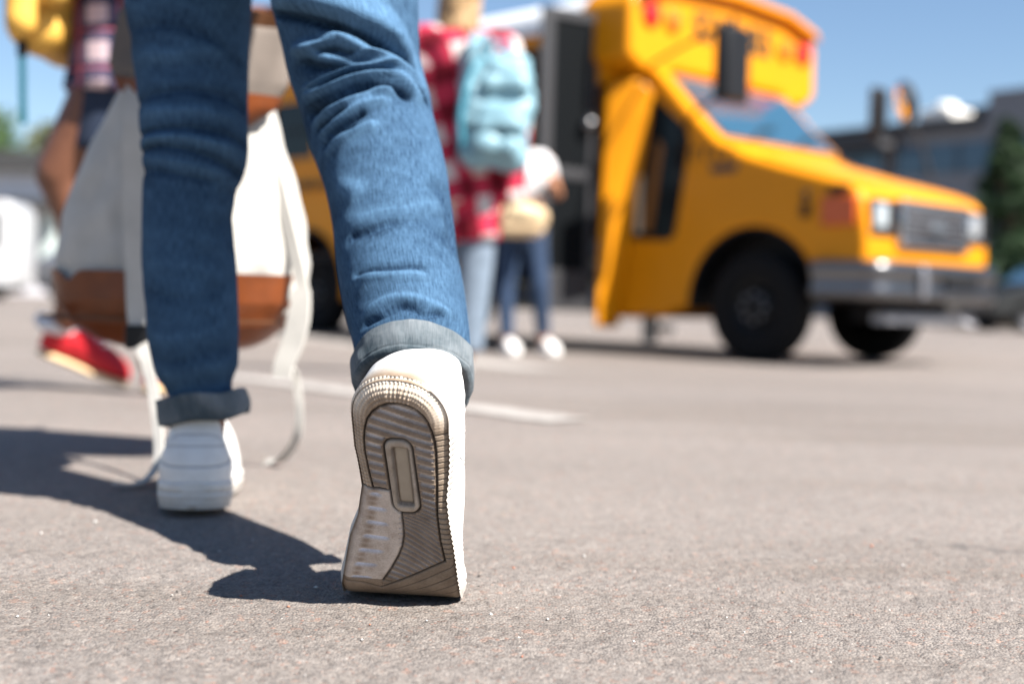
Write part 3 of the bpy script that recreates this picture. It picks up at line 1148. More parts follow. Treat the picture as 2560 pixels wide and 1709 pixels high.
FOLD_L = [
    (-.0060, .16, [(8.55, -1.4), (8.45, -.5), (8.4, .4), (8.3, 1.4)]), (.0050, .16, [(8.15, -1.5), (8.05, -.4), (7.95, .5), (7.8, 1.5)]),
    (-.0070, .15, [(7.75, -1.4), (7.6, -.5), (7.5, .4), (7.3, 1.4)]), (.0060, .15, [(7.35, -1.4), (7.25, -.3), (7.1, .6), (6.95, 1.5)]),
    (-.0080, .16, [(6.95, -1.4), (6.85, -.3), (6.7, .5), (6.5, 1.5)]), (.0040, .16, [(6.5, -1.3), (6.35, -.2), (6.25, .8)]),
    (-.0040, .16, [(6.15, -1.4), (6.0, -.3), (5.9, .6)]), (.0040, .2, [(9.6, -1.2), (9.3, -.2), (9.5, .9)]), (-.0040, .2, [(10.2, -1.3), (9.9, 0), (9.3, 1.2)]),
    (-.0040, .2, [(1.9, -1.2), (1.7, -.1), (1.9, 1.0)]), (.0040, .2, [(2.4, -1.2), (2.2, .2), (2.6, 1.2)]), (-.0030, .25, [(3.3, -.9), (3.0, .3), (3.5, 1.2)]),
]


def leg_frames(st):
    A = np.array(st)
    nk = 400
    k = np.linspace(0, len(A) - 1, nk)
    C = np.stack([np.interp(k, np.arange(len(A)), A[:, j]) for j in range(4)], 1)
    ker = np.ones(25) / 25
    for j in range(4):
        C[:, j] = np.convolve(np.pad(C[:, j], 12, mode='reflect', reflect_type='odd'), ker, 'valid')
    T = np.gradient(C[:, :3], axis=0)
    T /= np.linalg.norm(T, axis=1)[:, None]
    for j in range(3):
        T[:, j] = np.convolve(np.pad(T[:, j], 12, mode='edge'), ker, 'valid')
    T /= np.linalg.norm(T, axis=1)[:, None]
    ex = np.tile([1., 0, 0], (nk, 1))
    ex -= (ex * T).sum(1)[:, None] * T
    ex /= np.linalg.norm(ex, axis=1)[:, None]
    ey = np.cross(ex, T)
    ey *= -np.sign(ey[:, 1])[:, None]
    return k, C, T, ex, ey


def leg_at(fr, kk):
    k, C, T, ex, ey = fr
    f = lambda a: np.stack([np.interp(kk, k, a[:, j]) for j in range(a.shape[1])], 1)
    # beyond the ends: go straight on
    c = f(C)
    c[:, :3] += np.where(kk < 0, kk, 0)[:, None] * f(T) * .028
    return c[:, :3], c[:, 3], f(T), f(ex), f(ey)


def fold_disp(K, PH, folds, FOLD_GAIN=1.0):
    D = np.zeros(K.shape)
    for amp, wk, pts in folds:
        P = catmull(np.array(pts), 40)
        best = np.full(K.shape, 1e9)
        for a, b in zip(P[:-1], P[1:]):
            d = (b - a) * np.array([1, .8])
            L2 = d @ d + 1e-9
            u = np.clip(((K - a[0]) * d[0] + (PH - a[1]) * .8 * d[1]) / L2, 0, 1)
            q = (K - a[0] - u * (b[0] - a[0])) ** 2 + (((PH - a[1]) - u * (b[1] - a[1])) * .8) ** 2
            best = np.minimum(best, q)
        g = FOLD_GAIN * (1.0 if pts[0][0] > 5.5 else .55)
        if amp < 0:
            D += amp * g * 1.15 / (1 + best / (wk * wk * .55)) ** 1.6
        else:
            D += amp * g * np.exp(-best / (wk * wk))
    return D


def leg_mesh(st, folds, k0, k1, nk, nph, seed, top_pale=0.0, gain=1.0):  # paler thigh top: part denim fade, part sunlight put into the colour
    fr = leg_frames(st)
    kk = np.linspace(k0, k1, nk)
    ph = np.linspace(-math.pi, math.pi, nph, endpoint=False)
    c, r, T, ex, ey = leg_at(fr, kk)
    K, PH = np.meshgrid(kk, ph, indexing='ij')
    front = np.cos(PH) > -.25
    D = fold_disp(K, PH, folds, gain)
    al = np.concatenate([[0], np.cumsum(np.linalg.norm(np.diff(c, axis=0), axis=1))])
    base = np.stack([np.sin(PH) * r[:, None], np.cos(PH) * r[:, None], np.repeat(al[:, None], nph, 1)], -1).reshape(-1, 3)
    D = D + (vnoise(base, 40, seed) * .0007 + vnoise(base * np.array([1, 1, 1.8]), 120, seed + 1) * .00045).reshape(K.shape)
    # side seam
    D = D + .0016 * np.exp(-((np.abs(PH) - 1.62) / .035) ** 2)
    D = np.where(D > 0, D * (1 - .85 * sstep(.6, 1.2, np.abs(PH))), D)
    R = r[:, None] + D - .0075 * sstep(1.55, 1.05, K)
    G = c[:, None] + R[..., None] * (np.sin(PH)[..., None] * ex[:, None] + np.cos(PH)[..., None] * ey[:, None])
    fab = np.stack([PH * .06, np.repeat(al[:, None], nph, 1), np.clip(D / .006, -.35, .45) * .55 - .12 * np.clip((K - 9.5) / 3, 0, 1) * 0 + .10 * np.cos(PH) + top_pale * sstep(10.0, 11.5, K)], -1)
    return G, fab, fr


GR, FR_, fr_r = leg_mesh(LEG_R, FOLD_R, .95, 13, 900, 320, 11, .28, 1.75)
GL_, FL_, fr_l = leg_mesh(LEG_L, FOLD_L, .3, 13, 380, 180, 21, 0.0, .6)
# hips above the frame
hk = np.linspace(0, 1, 40)
hph = np.linspace(-math.pi, math.pi, 120, endpoint=False)
hc_ = catmull([(-.30, 1.49, .66), (-.30, 1.50, .74), (-.30, 1.51, .83), (-.295, 1.53, .93), (-.29, 1.54, 1.0)], 40)
hrx = np.interp(hk, [0, .25, .6, 1], [.155, .178, .178, .15])
hry = np.interp(hk, [0, .25, .6, 1], [.085, .13, .14, .12])
HG = np.stack([hc_[:, 0, None] + hrx[:, None] * np.sin(hph), hc_[:, 1, None] - hry[:, None] * np.cos(hph), np.repeat(hc_[:, 2, None], 120, 1)], -1)
HF = np.stack([np.repeat(hph[None] * .16, 40, 0), np.repeat(hk[:, None] * .33, 120, 1), np.zeros((40, 120))], -1)
vs, fs, ats, off = [], [], [], 0
for G, F in ((GR, FR_), (GL_, FL_), (HG, HF)):
    vs.append(G.reshape(-1, 3))
    ats.append(F.reshape(-1, 3))
    fs.append(grid_faces(G.shape[0], G.shape[1], True) + off)
    off += G.shape[0] * G.shape[1]
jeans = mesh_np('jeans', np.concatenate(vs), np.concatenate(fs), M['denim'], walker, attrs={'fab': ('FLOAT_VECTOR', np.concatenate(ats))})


def cuff(fr, ka, kb, kin, grow, nph, seed, lift=0.0):
    """turned-up hem from k=ka (bottom) to kb (top)"""
    ph = np.linspace(-math.pi, math.pi, nph, endpoint=False)
    rows = []
    # (k, radius offset)
    prof = [(kin, -.010), (ka + .25, -.0035), (ka + .06, -.002), (ka - .02, .000), (ka - .05, .003), (ka - .02, .006), (ka + .05, .0075)]
    for q in np.linspace(.08, .94, 26):
        prof.append((ka + (kb - ka) * q, .0076 + .0012 * math.sin(q * math.pi) + .0015 * q))
    prof += [(kb - .01, .0088), (kb + .02, .0072), (kb + .01, .0045), (kb - .05, .002), (kb - .3, -.003)]
    kk = np.array([p[0] for p in prof])
    c, r, T, ex, ey = leg_at(fr, kk)
    PH = np.repeat(ph[None], len(kk), 0)
    rr = r[:, None] + np.array([p[1] for p in prof])[:, None] + grow
    pts = np.stack([np.sin(PH), np.cos(PH), np.repeat(kk[:, None], nph, 1) * .5], -1).reshape(-1, 3)
    wv = vnoise(pts, 5.0, seed).reshape(PH.shape) * .0014 + vnoise(pts, 16.0, seed + 1).reshape(PH.shape) * .0005
    rr = rr + wv - .0012 * np.exp(-((np.arange(len(kk)) - 10) / .8) ** 2)[:, None]
    sh = (vnoise(np.stack([np.sin(ph), np.cos(ph), ph * 0], 1), 3.0, seed + 2) * .004)[None]
    G = c[:, None] + rr[..., None] * (np.sin(PH)[..., None] * ex[:, None] + np.cos(PH)[..., None] * ey[:, None]) + sh[..., None] * T[:, None]
    fab = np.stack([PH * .055, np.repeat(kk[:, None], nph, 1) * .03, wv / .004 + .12 - .25 * (np.abs(np.repeat(np.arange(len(kk))[:, None], nph, 1) - 6) < 2)], -1)
    return G.reshape(-1, 3), grid_faces(len(kk), nph, True), fab.reshape(-1, 3)


for nm, args in (('cuff', (fr_r, .34, 1.27, 1.0, -.0065, 220, 5)), ('cuff', (fr_l, .0, .88, .85, -.001, 160, 9))):
    v, f, fb = cuff(*args)
    o = mesh_np(nm, v, f, M['denim_in'], jeans, attrs={'fab': ('FLOAT_VECTOR', fb)})


# ---- generic person
def hand_shapes(wr, d, palm_n, side, s=1.0, curl=.5):
    """palm and five bent fingers; d = direction of the fingers, palm_n = where the palm faces"""
    d = np.array(d, float)
    d /= np.linalg.norm(d)
    pn = np.array(palm_n, float)
    pn -= d * (pn @ d)
    pn /= np.linalg.norm(pn)
    ac = np.cross(d, pn) * side
    wr = np.array(wr, float)
    sh = []
    for k in (-1, -.33, .33, 1):
        sh.append(capsule(wr + ac * .012 * k * s, .013 * s, wr + d * .085 * s + ac * .027 * k * s, .0115 * s, 12))
    for k, L in ((-1, .062), (-.33, .074), (.33, .078), (1, .068)):
        b = wr + d * .085 * s + ac * .027 * k * s
        a = 0.0
        r = .0088
        for q in (.45, .32, .23):
            a += curl * (.9 if q < .4 else .6)
            e = b + (d * math.cos(a) + pn * math.sin(a)) * L * q * s
            sh.append(capsule(b, r * s, e, (r - .0008) * s, 10))
            b = e
            r -= .0008
    b = wr + d * .03 * s + ac * .026 * s
    e = b + (d * .6 + ac * .7 + pn * .35) * .045 * s
    sh.append(capsule(b, .012 * s, e, .0105 * s, 10))
    e2 = e + (d * .9 + ac * .15 + pn * .35) * .03 * s
    sh.append(capsule(e, .0105 * s, e2, .009 * s, 10))
    return sh


def head_shapes(c, face, s=1.0):
    """c = centre of the head; face = horizontal direction of the face"""
    f = np.array([face[0], face[1], 0.0])
    f /= np.linalg.norm(f)
    sd_ = np.cross(f, (0, 0, 1))
    R = np.stack([sd_, f, (0, 0, 1)], 1)
    c = np.array(c, float)
    P = lambda x, y, z: c + (sd_ * x + f * y + np.array([0, 0, z])) * s
    sh = [ellipsoid(P(0, -.008, .018), (.074 * s, .093 * s, .098 * s), R), ellipsoid(P(0, .020, -.040), (.058 * s, .066 * s, .075 * s), R)]
    sh.append(capsule(P(0, .082, .012), .010 * s, P(0, .104, -.022), .0135 * s, 10))
    sh.append(capsule(P(-.018, .078, -.056), .008 * s, P(.018, .078, -.056), .008 * s, 10))
    for q in (-1, 1):
        sh.append(ellipsoid(P(.077 * q, -.004, -.004), (.009 * s, .02 * s, .031 * s), R))
        sh.append(capsule(P(.014 * q, .083, .028), .007 * s, P(.05 * q, .07, .03), .007 * s, 10))
    return sh, P


def face_parts(P, parent, s, hairm):
    for q in (-1, 1):
        mb = MB()
        mb.add(*ellipsoid(P(.031 * q, .0775, .008), (.0125 * s, .0125 * s, .009 * s)))
        mb.build('eye', M['lace'], parent)
        mb = MB()
        mb.add(*ellipsoid(P(.031 * q, .0885, .008), (.0052 * s, .0052 * s, .0055 * s)))
        mb.build('pupil', M['black_plastic'], parent)


J = lambda *a: np.array(a, float)

# the walker's own body: ankles, legs inside the jeans, trunk, arms, head (above the frame)
bl = []
LA, LB = J(-.397, 1.60, .10), J(-.41, 1.62, .06)
bl += [capsule((-.372, 1.530, .055), .028, (-.364, 1.502, .12), .031), capsule((-.364, 1.502, .12), .031, (-.380, 1.51, .30), .038),
       capsule((-.382, 1.515, .30), .036, (-.380, 1.53, .44), .042), capsule((-.380, 1.53, .44), .042, (-.395, 1.555, .60), .050), capsule((-.395, 1.555, .60), .050, (-.385, 1.54, .78), .060)]
bl += [capsule((-.085, 1.085, .150), .024, (-.089, 1.150, .205), .028), capsule((-.089, 1.150, .205), .028, (-.119, 1.27, .335), .040),
       capsule((-.119, 1.27, .335), .040, (-.163, 1.36, .466), .045), capsule((-.163, 1.36, .466), .045, (-.19, 1.373, .58), .052), capsule((-.19, 1.373, .58), .052, (-.22, 1.42, .78), .064)]
bl += [capsule((-.295, 1.52, .85), .10, (-.29, 1.55, 1.02), .095), capsule((-.29, 1.55, 1.02), .095, (-.29, 1.58, 1.26), .105),
       capsule((-.38, 1.59, 1.30), .06, (-.20, 1.59, 1.30), .06), capsule((-.29, 1.595, 1.30), .05, (-.29, 1.63, 1.44), .048)]
hs, Pw = head_shapes((-.29, 1.655, 1.53), (0, 1))
bl += hs
# left arm hangs to the pack, right arm bent at the strap
bl += [capsule((-.44, 1.60, 1.27), .045, (-.50, 1.66, 1.03), .038), capsule((-.50, 1.66, 1.03), .037, (-.53, 1.86, .90), .027)]
bl += hand_shapes((-.53, 1.86, .90), (-.02, .30, -.9), (-.3, .8, .3), -1, curl=.9)
bl += [capsule((-.14, 1.60, 1.27), .045, (-.06, 1.56, 1.03), .038), capsule((-.06, 1.56, 1.03), .037, (-.14, 1.72, 1.18), .027)]
bl += hand_shapes((-.14, 1.72, 1.18), (-.4, .2, .9), (-.5, -.8, 0), 1, curl=1.0)
wbody = blob('body', bl, M['skin_dark'], walker, .006, 4)
M['tee_blue'] = mat('navy_tee', (.03, .05, .09), .9)
M['hair_dark'] = mat('dark_hair', (.012, .009, .008), .5)
blob('tee_shirt', [capsule((-.292, 1.535, .93), .128, (-.29, 1.575, 1.24), .130, flat=True), capsule((-.40, 1.59, 1.30), .072, (-.18, 1.59, 1.30), .072),
                   capsule((-.43, 1.60, 1.28), .064, (-.475, 1.635, 1.13), .058, flat=True), capsule((-.15, 1.60, 1.28), .064, (-.10, 1.58, 1.13), .058, flat=True),
                   capsule((-.37, 1.58, 1.22), .09, (-.21, 1.58, 1.22), .09)], M['tee_blue'], walker, .009, 5)
blob('hair', [ellipsoid(Pw(0, -.016, .038), (.084, .096, .09)), ellipsoid(Pw(0, -.05, -.01), (.07, .06, .07))], M['hair_dark'], walker, .006, 3)
face_parts(Pw, wbody, 1.0, None)

# ------------------------------------------------------------------ cream canvas pack carried low in front of the legs
pack = thing('backpack', 'cream canvas backpack with brown leather base and dangling straps, carried low beside the blue jeans', 'backpack', (-.48, 1.90, .17))


def loft_pack(z, xl, xr, dy, yc, nph, ex=3.2, seed=1, wr=.004):
    """rows of super-ellipses"""
    ph = np.linspace(0, 2 * math.pi, nph, endpoint=False)
    cx, sx = np.cos(ph), np.sin(ph)
    f = lambda a: np.sign(a) * np.abs(a) ** (2 / ex)
    X_ = (xl + xr)[:, None] / 2 + (xr - xl)[:, None] / 2 * f(cx)[None]
    Y_ = yc[:, None] + dy[:, None] * f(sx)[None]
    Z_ = np.repeat(z[:, None], nph, 1)
    G = np.stack([X_, Y_, Z_], -1)
    p = G.reshape(-1, 3)
    d = (vnoise(p * np.array([1, 1, .45]), 38, seed) * wr + vnoise(p * np.array([1, 1, .6]), 90, seed + 1) * wr * .35).reshape(X_.shape)
    nrm = np.stack([np.repeat(cx[None], len(z), 0), np.repeat(sx[None], len(z), 0), np.zeros_like(X_)], -1)
    return G + nrm * d[..., None]


def interp_rows(zs, tab, n):
    z = np.linspace(zs[0], zs[-1], n)
    return [z] + [np.interp(z, zs, t) for t in tab]


# body: z, left x, right x, half depth, centre y
zs = [.225, .25, .30, .36, .42, .48, .54, .60, .63]
xl = [-.668, -.673, -.674, -.668, -.654, -.632, -.610, -.590, -.582]
xr = [-.325, -.314, -.312, -.322, -.336, -.352, -.366, -.380, -.392]
dy = [.082, .090, .094, .09, .082, .072, .062, .052, .045]
yc = [1.93, 1.93, 1.93, 1.93, 1.93, 1.93, 1.93, 1.93, 1.93]
z_, a_, b_, c_, d_ = interp_rows(zs, (xl, xr, dy, yc), 90)
G = loft_pack(z_, a_, b_, c_, d_, 160, seed=31, wr=.0085)
capv = np.concatenate([G.reshape(-1, 3), [[-.50, 1.93, .64]]])
fc = [tuple(q) for q in grid_faces(90, 160, True)] + [(89 * 160 + k, 89 * 160 + (k + 1) % 160, 90 * 160) for k in range(160)]
mesh_np('pack_body', capv, fc, M['canvas'], pack, sharp=None)
# leather base
zs = [.168, .172, .182, .205, .24, .282]
z_, a_, b_, c_, d_ = interp_rows(zs, ([-.55, -.585, -.622, -.658, -.679, -.682], [-.42, -.40, -.375, -.345, -.322, -.316], [.03, .05, .07, .088, .098, .10], [1.93] * 6), 44)
G = loft_pack(z_, a_, b_, c_, d_, 160, seed=31, wr=.004)
# the top edge dips between two rounded side pockets
row = np.linspace(0, 1, 44)[:, None]
dip = .016 * np.exp(-((G[..., 0] + .645) / .012) ** 2) + .016 * np.exp(-((G[..., 0] + .50) / .03) ** 2) * 0
G[..., 2] -= row ** 2 * dip
base = np.concatenate([G.reshape(-1, 3), [[-.49, 1.93, .166]]])
fc = [tuple(q) for q in grid_faces(44, 160, True)] + [((k + 1) % 160, k, 44 * 160) for k in range(160)]
lb = mesh_np('leather_base', base, fc, M['leather'], pack)
mb = MB()
th = np.linspace(0, 2 * math.pi, 100)
f_ = lambda a: np.sign(a) * np.abs(a) ** (2 / 3.2)
mb.tube(np.stack([-.511 + .189 * f_(np.cos(th)), 1.93 + .099 * f_(np.sin(th)), np.full(100, .213)], 1), .0022, 6, cap=False)
mb.build('seam', M['leather_dark'], lb)
# folded top flap hanging over the front
fu = np.linspace(-1, 1, 50)
fv = np.linspace(0, 1, 44)


def flap_pt(u, v):
    # v: 0 back edge -> 1 tip
    wdt = np.interp(v, [0, .15, .35, .7, .86, 1.0], [.098, .106, .124, .130, .108, .064])
    x = -.455 + u * wdt - .012 * v
    z = np.interp(v, [0, .1, .2, .35, .7, 1.0], [.655, .672, .668, .64, .565, .500])
    y = np.interp(v, [0, .1, .2, .35, .7, 1.0], [1.95, 1.915, 1.872, 1.853, 1.838, 1.832])
    z = z + .008 * u * u * (1 - v) - .012 * u
    y = y + .022 * u ** 2 + .004 * np.sin(9 * u + 4 * v)
    return np.stack([x, y, z], -1)


U, V_ = np.meshgrid(fu, fv)
top = flap_pt(U, V_)
bot = top + np.array([0, .006, -.002])
M['flap'] = mat('shaded_flap_canvas', (.14, .115, .098), .85, noise=(25, .15), bump=(700, .4, .0006))  # canvas darkened: the shade on the flap is put into its colour
mbv = np.concatenate([top.reshape(-1, 3), bot.reshape(-1, 3)])
n_, m_ = 44, 50
fcs = [tuple(q) for q in grid_faces(n_, m_)] + [tuple(int(x) + n_ * m_ for x in q[::-1]) for q in grid_faces(n_, m_)]
bd = [j for j in range(m_)] + [i * m_ + m_ - 1 for i in range(1, n_)] + [(n_ - 1) * m_ + j for j in range(m_ - 2, -1, -1)] + [i * m_ for i in range(n_ - 2, 0, -1)]
fcs += [(bd[(q + 1) % len(bd)], bd[q], bd[q] + n_ * m_, bd[(q + 1) % len(bd)] + n_ * m_) for q in range(len(bd))]
flap = mesh_np('flap', mbv, fcs, M['flap'], pack)
U, V_ = np.meshgrid(np.linspace(-1.03, 1.03, 40), np.linspace(.78, 1.02, 14))
e = flap_pt(U, V_)
mesh_np('flap_tip', np.concatenate([(e + J(0, -.004, 0)).reshape(-1, 3), (e + J(0, .009, 0)).reshape(-1, 3)]),
        [tuple(q) for q in grid_faces(14, 40)] + [tuple(int(x) + 560 for x in q[::-1]) for q in grid_faces(14, 40)], M['leather'], flap)
P = flap_pt(np.linspace(-1.03, 1.03, 30), np.full(30, .27)) + J(0, -.006, 0)
ribbon(P, .026, .005, (0, -.3, 1), 'flap_strap', M['leather_dark'], flap)
# grab handle up to the hand
q = np.linspace(0, math.pi, 24)
mb = MB()
mb.tube(np.stack([-.53 + .05 * np.cos(q), np.full(24, 1.93), .64 + .165 * np.sin(q) ** .8], 1), .009, 8)
mb.build('handle', M['leather_dark'], pack)
# left shoulder strap: wide webbing down the front, buckle, loose tail to the ground
P = catmull([(-.550, 1.866, .575), (-.547, 1.838, .50), (-.544, 1.832, .40), (-.538, 1.828, .30), (-.534, 1.826, .235), (-.530, 1.824, .205)], 40)
st = ribbon(P, .034, .004, (1, 0, 0), 'strap', M['canvas'], pack)
mb = MB()
mb.box((-.529, 1.820, .188), (.042, .012, .034))
mb.build('buckle', M['black_plastic'], st, bevel=.003)
P = catmull([(-.528, 1.818, .180), (-.515, 1.80, .160), (-.496, 1.77, .120), (-.478, 1.73, .080), (-.464, 1.69, .040), (-.466, 1.665, .016), (-.482, 1.645, .005), (-.505, 1.630, .008)], 60)
W_ = np.stack([np.cos(np.linspace(.5, 1.2, 60)), -np.sin(np.linspace(.5, 1.2, 60)) * .7, np.zeros(60)], 1)
ribbon(P, np.interp(np.linspace(0, 1, 60), [0, .15, 1], [.026, .017, .015]), .0025, W_, 'strap_tail', M['canvas'], pack)
# right shoulder strap: side wing, adjuster, tail that curls to the ground
P = catmull([(-.400, 1.90, .56), (-.362, 1.885, .46), (-.332, 1.872, .36), (-.312, 1.862, .29), (-.303, 1.852, .255)], 40)
st2 = ribbon(P, .018, .006, (1, -.35, 0), 'strap', M['canvas'], pack)
P = catmull([(-.305, 1.842, .262), (-.306, 1.835, .225), (-.314, 1.832, .185), (-.325, 1.83, .155), (-.326, 1.828, .135)], 30)
ribbon(P, np.interp(np.linspace(0, 1, 30), [0, .3, 1], [.026, .034, .028]), .006, (1, -.3, 0), 'strap_pad', M['canvas'], pack)
P = catmull([(-.322, 1.83, .155), (-.311, 1.84, .138), (-.304, 1.84, .095), (-.306, 1.845, .056), (-.318, 1.86, .030), (-.338, 1.88, .010), (-.362, 1.90, .004)], 50)
W_ = np.stack([np.cos(np.linspace(.1, .5, 50)), -np.sin(np.linspace(.1, .5, 50)), np.linspace(0, .35, 50)], 1)
ribbon(P, .012, .0025, W_, 'strap_tail', M['canvas'], pack)

# ------------------------------------------------------------------ school bus (its own space: x forward, y to its left, z up, origin under the right front hub)
TH = math.radians(46)
bus = thing('school_bus', 'yellow school bus with open front door facing right behind the people', 'bus', (1.674, 8.95, -.15), -TH, local=True)
WB = -5.1
CY = .95
# cab shell: the side outline pushed across, arches cut out


def arc_pts(cx, cz, r, a0, a1, n):
    return [(cx + r * math.cos(math.radians(a)), cz + r * math.sin(math.radians(a))) for a in np.linspace(a0, a1, n)]


cabp = [(-1.30, .27), (-.80, .30), (-.66, .36)] + arc_pts(-.03, .40, .545, 184, 8, 20) + [(.60, .56), (.78, .60), (.86, .64), (.875, .80), (.86, .95), (.84, 1.10), (.80, 1.18),
        (.70, 1.235), (.50, 1.29), (.20, 1.37), (-.10, 1.46), (-.36, 1.585), (-.66, 1.86), (-.93, 2.14), (-1.30, 2.16)]
mb = MB()
mb.prism(cabp, 0.0, 1.71, 1)
cab = mb.build('cab', M['yellow'], bus, bevel=.07, seg=5, sharp=30)
# bonnet crease line and cowl
mb = MB()
mb.box2((-.50, .10, 1.570), (-.34, 1.61, 1.585))
mb.build('cowl_grille', M['black'], bus)
mb = MB()
mb.prism([(.785, 1.205), (.70, 1.248), (.50, 1.305), (.20, 1.385), (-.08, 1.472), (-.08, 1.45), (.20, 1.36), (.5, 1.28), (.7, 1.22), (.785, 1.18)], .17, 1.55, 1)
mb.build('bonnet', M['yellow'], bus, bevel=.02, seg=3)
# dark wheel tunnel and chassis
mb = MB()
mb.box2((-.62, .32, .42), (.56, 1.46, 1.0))
mb.box2((-7.2, .25, .38), (-.6, 1.65, .62))
mb.box2((.5, .45, .30), (.75, 1.35, .60))
mb.build('chassis', M['black'], bus)
mb = MB()
for y0, y1 in ((.012, .40), (1.31, 1.698)):
    A_ = arc_pts(-.03, .40, .548, 184, 4, 26)
    B_ = arc_pts(-.03, .40, .530, 184, 4, 26)
    V = [(x, y, z) for y in (y0, y1) for P_ in (A_, B_) for x, z in P_]
    q = 26
    F = []
    for k in range(q - 1):
        F += [(k, k + 1, q + k + 1, q + k), (2 * q + k, 3 * q + k, 3 * q + k + 1, 2 * q + k + 1), (q + k, q + k + 1, 3 * q + k + 1, 3 * q + k), (k, 2 * q + k, 2 * q + k + 1, k + 1)]
    F += [(0, q, 3 * q, 2 * q), (q - 1, 3 * q - 1, 4 * q - 1, 2 * q - 1)]
    mb = MB()
    mb.add(V, F)
    mb.build('arch_liner', M['black'], cab)
# windscreen laid on the slope
sl = math.atan2(2.14 - 1.585, -(.93 - .36))
mb = MB()
mb.prism([(-.385, 1.618), (-.66, 1.871), (-.885, 2.10), (-.878, 2.108), (-.652, 1.880), (-.377, 1.627)], .12, 1.59, 1)
ws = mb.build('windscreen', M['glass_blue'], bus)
mb = MB()
for k in (.45, 1.05):
    mb.tube([(-.36, k, 1.63), (-.46, k + .24, 1.725), (-.50, k + .46, 1.765)], .012, 6)
mb.build('wiper', M['black'], ws)


def side_panel(poly, y0, y1, name, m, par, bevel=0.0):
    q = MB()
    q.prism(poly, y0, y1, 1)
    return q.build(name, m, par, bevel=bevel)


# cab side window, tall, running down to the belt
wpoly = [(-1.17, .93), (-1.13, .89), (-.79, .88), (-.73, .93), (-.62, 1.55), (-.65, 1.66), (-.92, 1.91), (-.96, 1.91)]
side_panel([(x * 1.0 + (.02 if x > -.9 else -.02), z + (.022 if z > 1.3 else -.022)) for x, z in wpoly], -.004, .03, 'window_rubber', M['black'], cab)
cw = side_panel(wpoly, -.007, .02, 'window', M['glass'], cab)
mb = MB()
mb.box2((-1.09, -.012, .92), (-1.035, -.0072, 1.35))
mb.build('seat_belt_post', mat('belt_post', (.45, .40, .30), .5), cw)
mb = MB()
mb.prism([(-1.02, .94), (-.93, .92), (-.84, 1.55), (-.90, 1.62)], -.011, -.0072, 1)
mb.build('driver_seat', M['seat_brown'], cw)
# lettering badge on the wing
mb = MB()
mb.prism([(-.40, 1.335), (-.18, 1.335), (-.16, 1.40), (-.40, 1.40)], -.008, .0, 1)
bd_ = mb.build('badge', M['frame_grey'], cab, bevel=.003)
M['ink'] = mat('dull_black_ink', (.05, .03, .012), .6)
mb = MB()
for x0, hh in ((-.58, .10), (-.47, .10), (-.37, .085), (-.27, .08)):
    mb.box2((x0, -.005, 1.43), (x0 + .025, .0, 1.43 + hh))
    mb.box2((x0, -.005, 1.43 + hh * .8), (x0 + .06, .0, 1.43 + hh))
mb.build('badge_marks', M['ink'], cab)
# side repeater, corner marker lens
mb = MB()
mb.box2((.38, -.03, 1.00), (.44, .0, 1.10))
mb.add(*ellipsoid((.41, -.02, 1.15), (.03, .02, .03)))
mb.build('side_bracket', M['black'], cab, bevel=.006)
mb = MB()
mb.box2((.53, -.022, .94), (.80, .03, 1.14))
mb.build('corner_marker', M['orange_lens'], cab, bevel=.015)
mb = MB()
mb.box2((.58, -.012, 1.15), (.74, .02, 1.215))
mb.build('wing_vent', M['black'], cab, bevel=.01)
# front face: headlamps, grille, emblem, bumper
for y0 in (.05, 1.36):
    mb = MB()
    mb.box2((.83, y0, .90), (.885, y0 + .30, 1.12))
    hb = mb.build('headlight', M['black'], bus, bevel=.012)
    mb = MB()
    mb.box2((.876, y0 + .02, .93), (.90, y0 + .17, 1.09))
    mb.build('lens', M['lamp_glass'], hb, bevel=.015, seg=3)
    mb = MB()
    mb.box2((.85, y0 - .01, .885), (.89, y0 + .31, .91))
    mb.build('trim', M['chrome'], hb, bevel=.006)
mb = MB()
for z0, z1 in ((1.075, 1.135), (.815, .865)):
    mb.box2((.84, .37, z0), (.915, 1.34, z1))
for y0 in (.37, 1.28):
    mb.box2((.84, y0, .865), (.915, y0 + .06, 1.075))
gr = mb.build('grille', M['chrome_bright'], bus, bevel=.012, seg=3)
for z0 in (.895, .935, .975, 1.015, 1.048):
    mb = MB()
    mb.box2((.86, .43, z0), (.90, 1.28, z0 + .016))
    mb.build('bar', M['steel'], gr, bevel=.004)
mb = MB()
mb.box2((.83, .42, .86), (.868, 1.29, 1.08))
mb.build('grille_back', M['black'], gr)
mb = MB()
for k in range(1):
    th = np.linspace(0, 2 * math.pi, 40, endpoint=False)
    V = [(.902, .855 + .135 * math.cos(a), .965 + .055 * math.sin(a)) for a in th] + [(.93, .855 + .125 * math.cos(a), .965 + .047 * math.sin(a)) for a in th]
    mb.add(V, [tuple(q) for q in grid_faces(2, 40, True)] + [tuple(range(40, 80))])
em = mb.build('emblem', M['chrome'], gr)
mb = MB()
V = [(.9305, .855 + .108 * math.cos(a), .965 + .036 * math.sin(a)) for a in th] + [(.934, .855 + .104 * math.cos(a), .965 + .033 * math.sin(a)) for a in th]
mb.add(V, [tuple(q) for q in grid_faces(2, 40, True)] + [tuple(range(40, 80))])
mb.build('emblem_face', mat('silver_enamel', (.55, .57, .62), .12, .9), em)
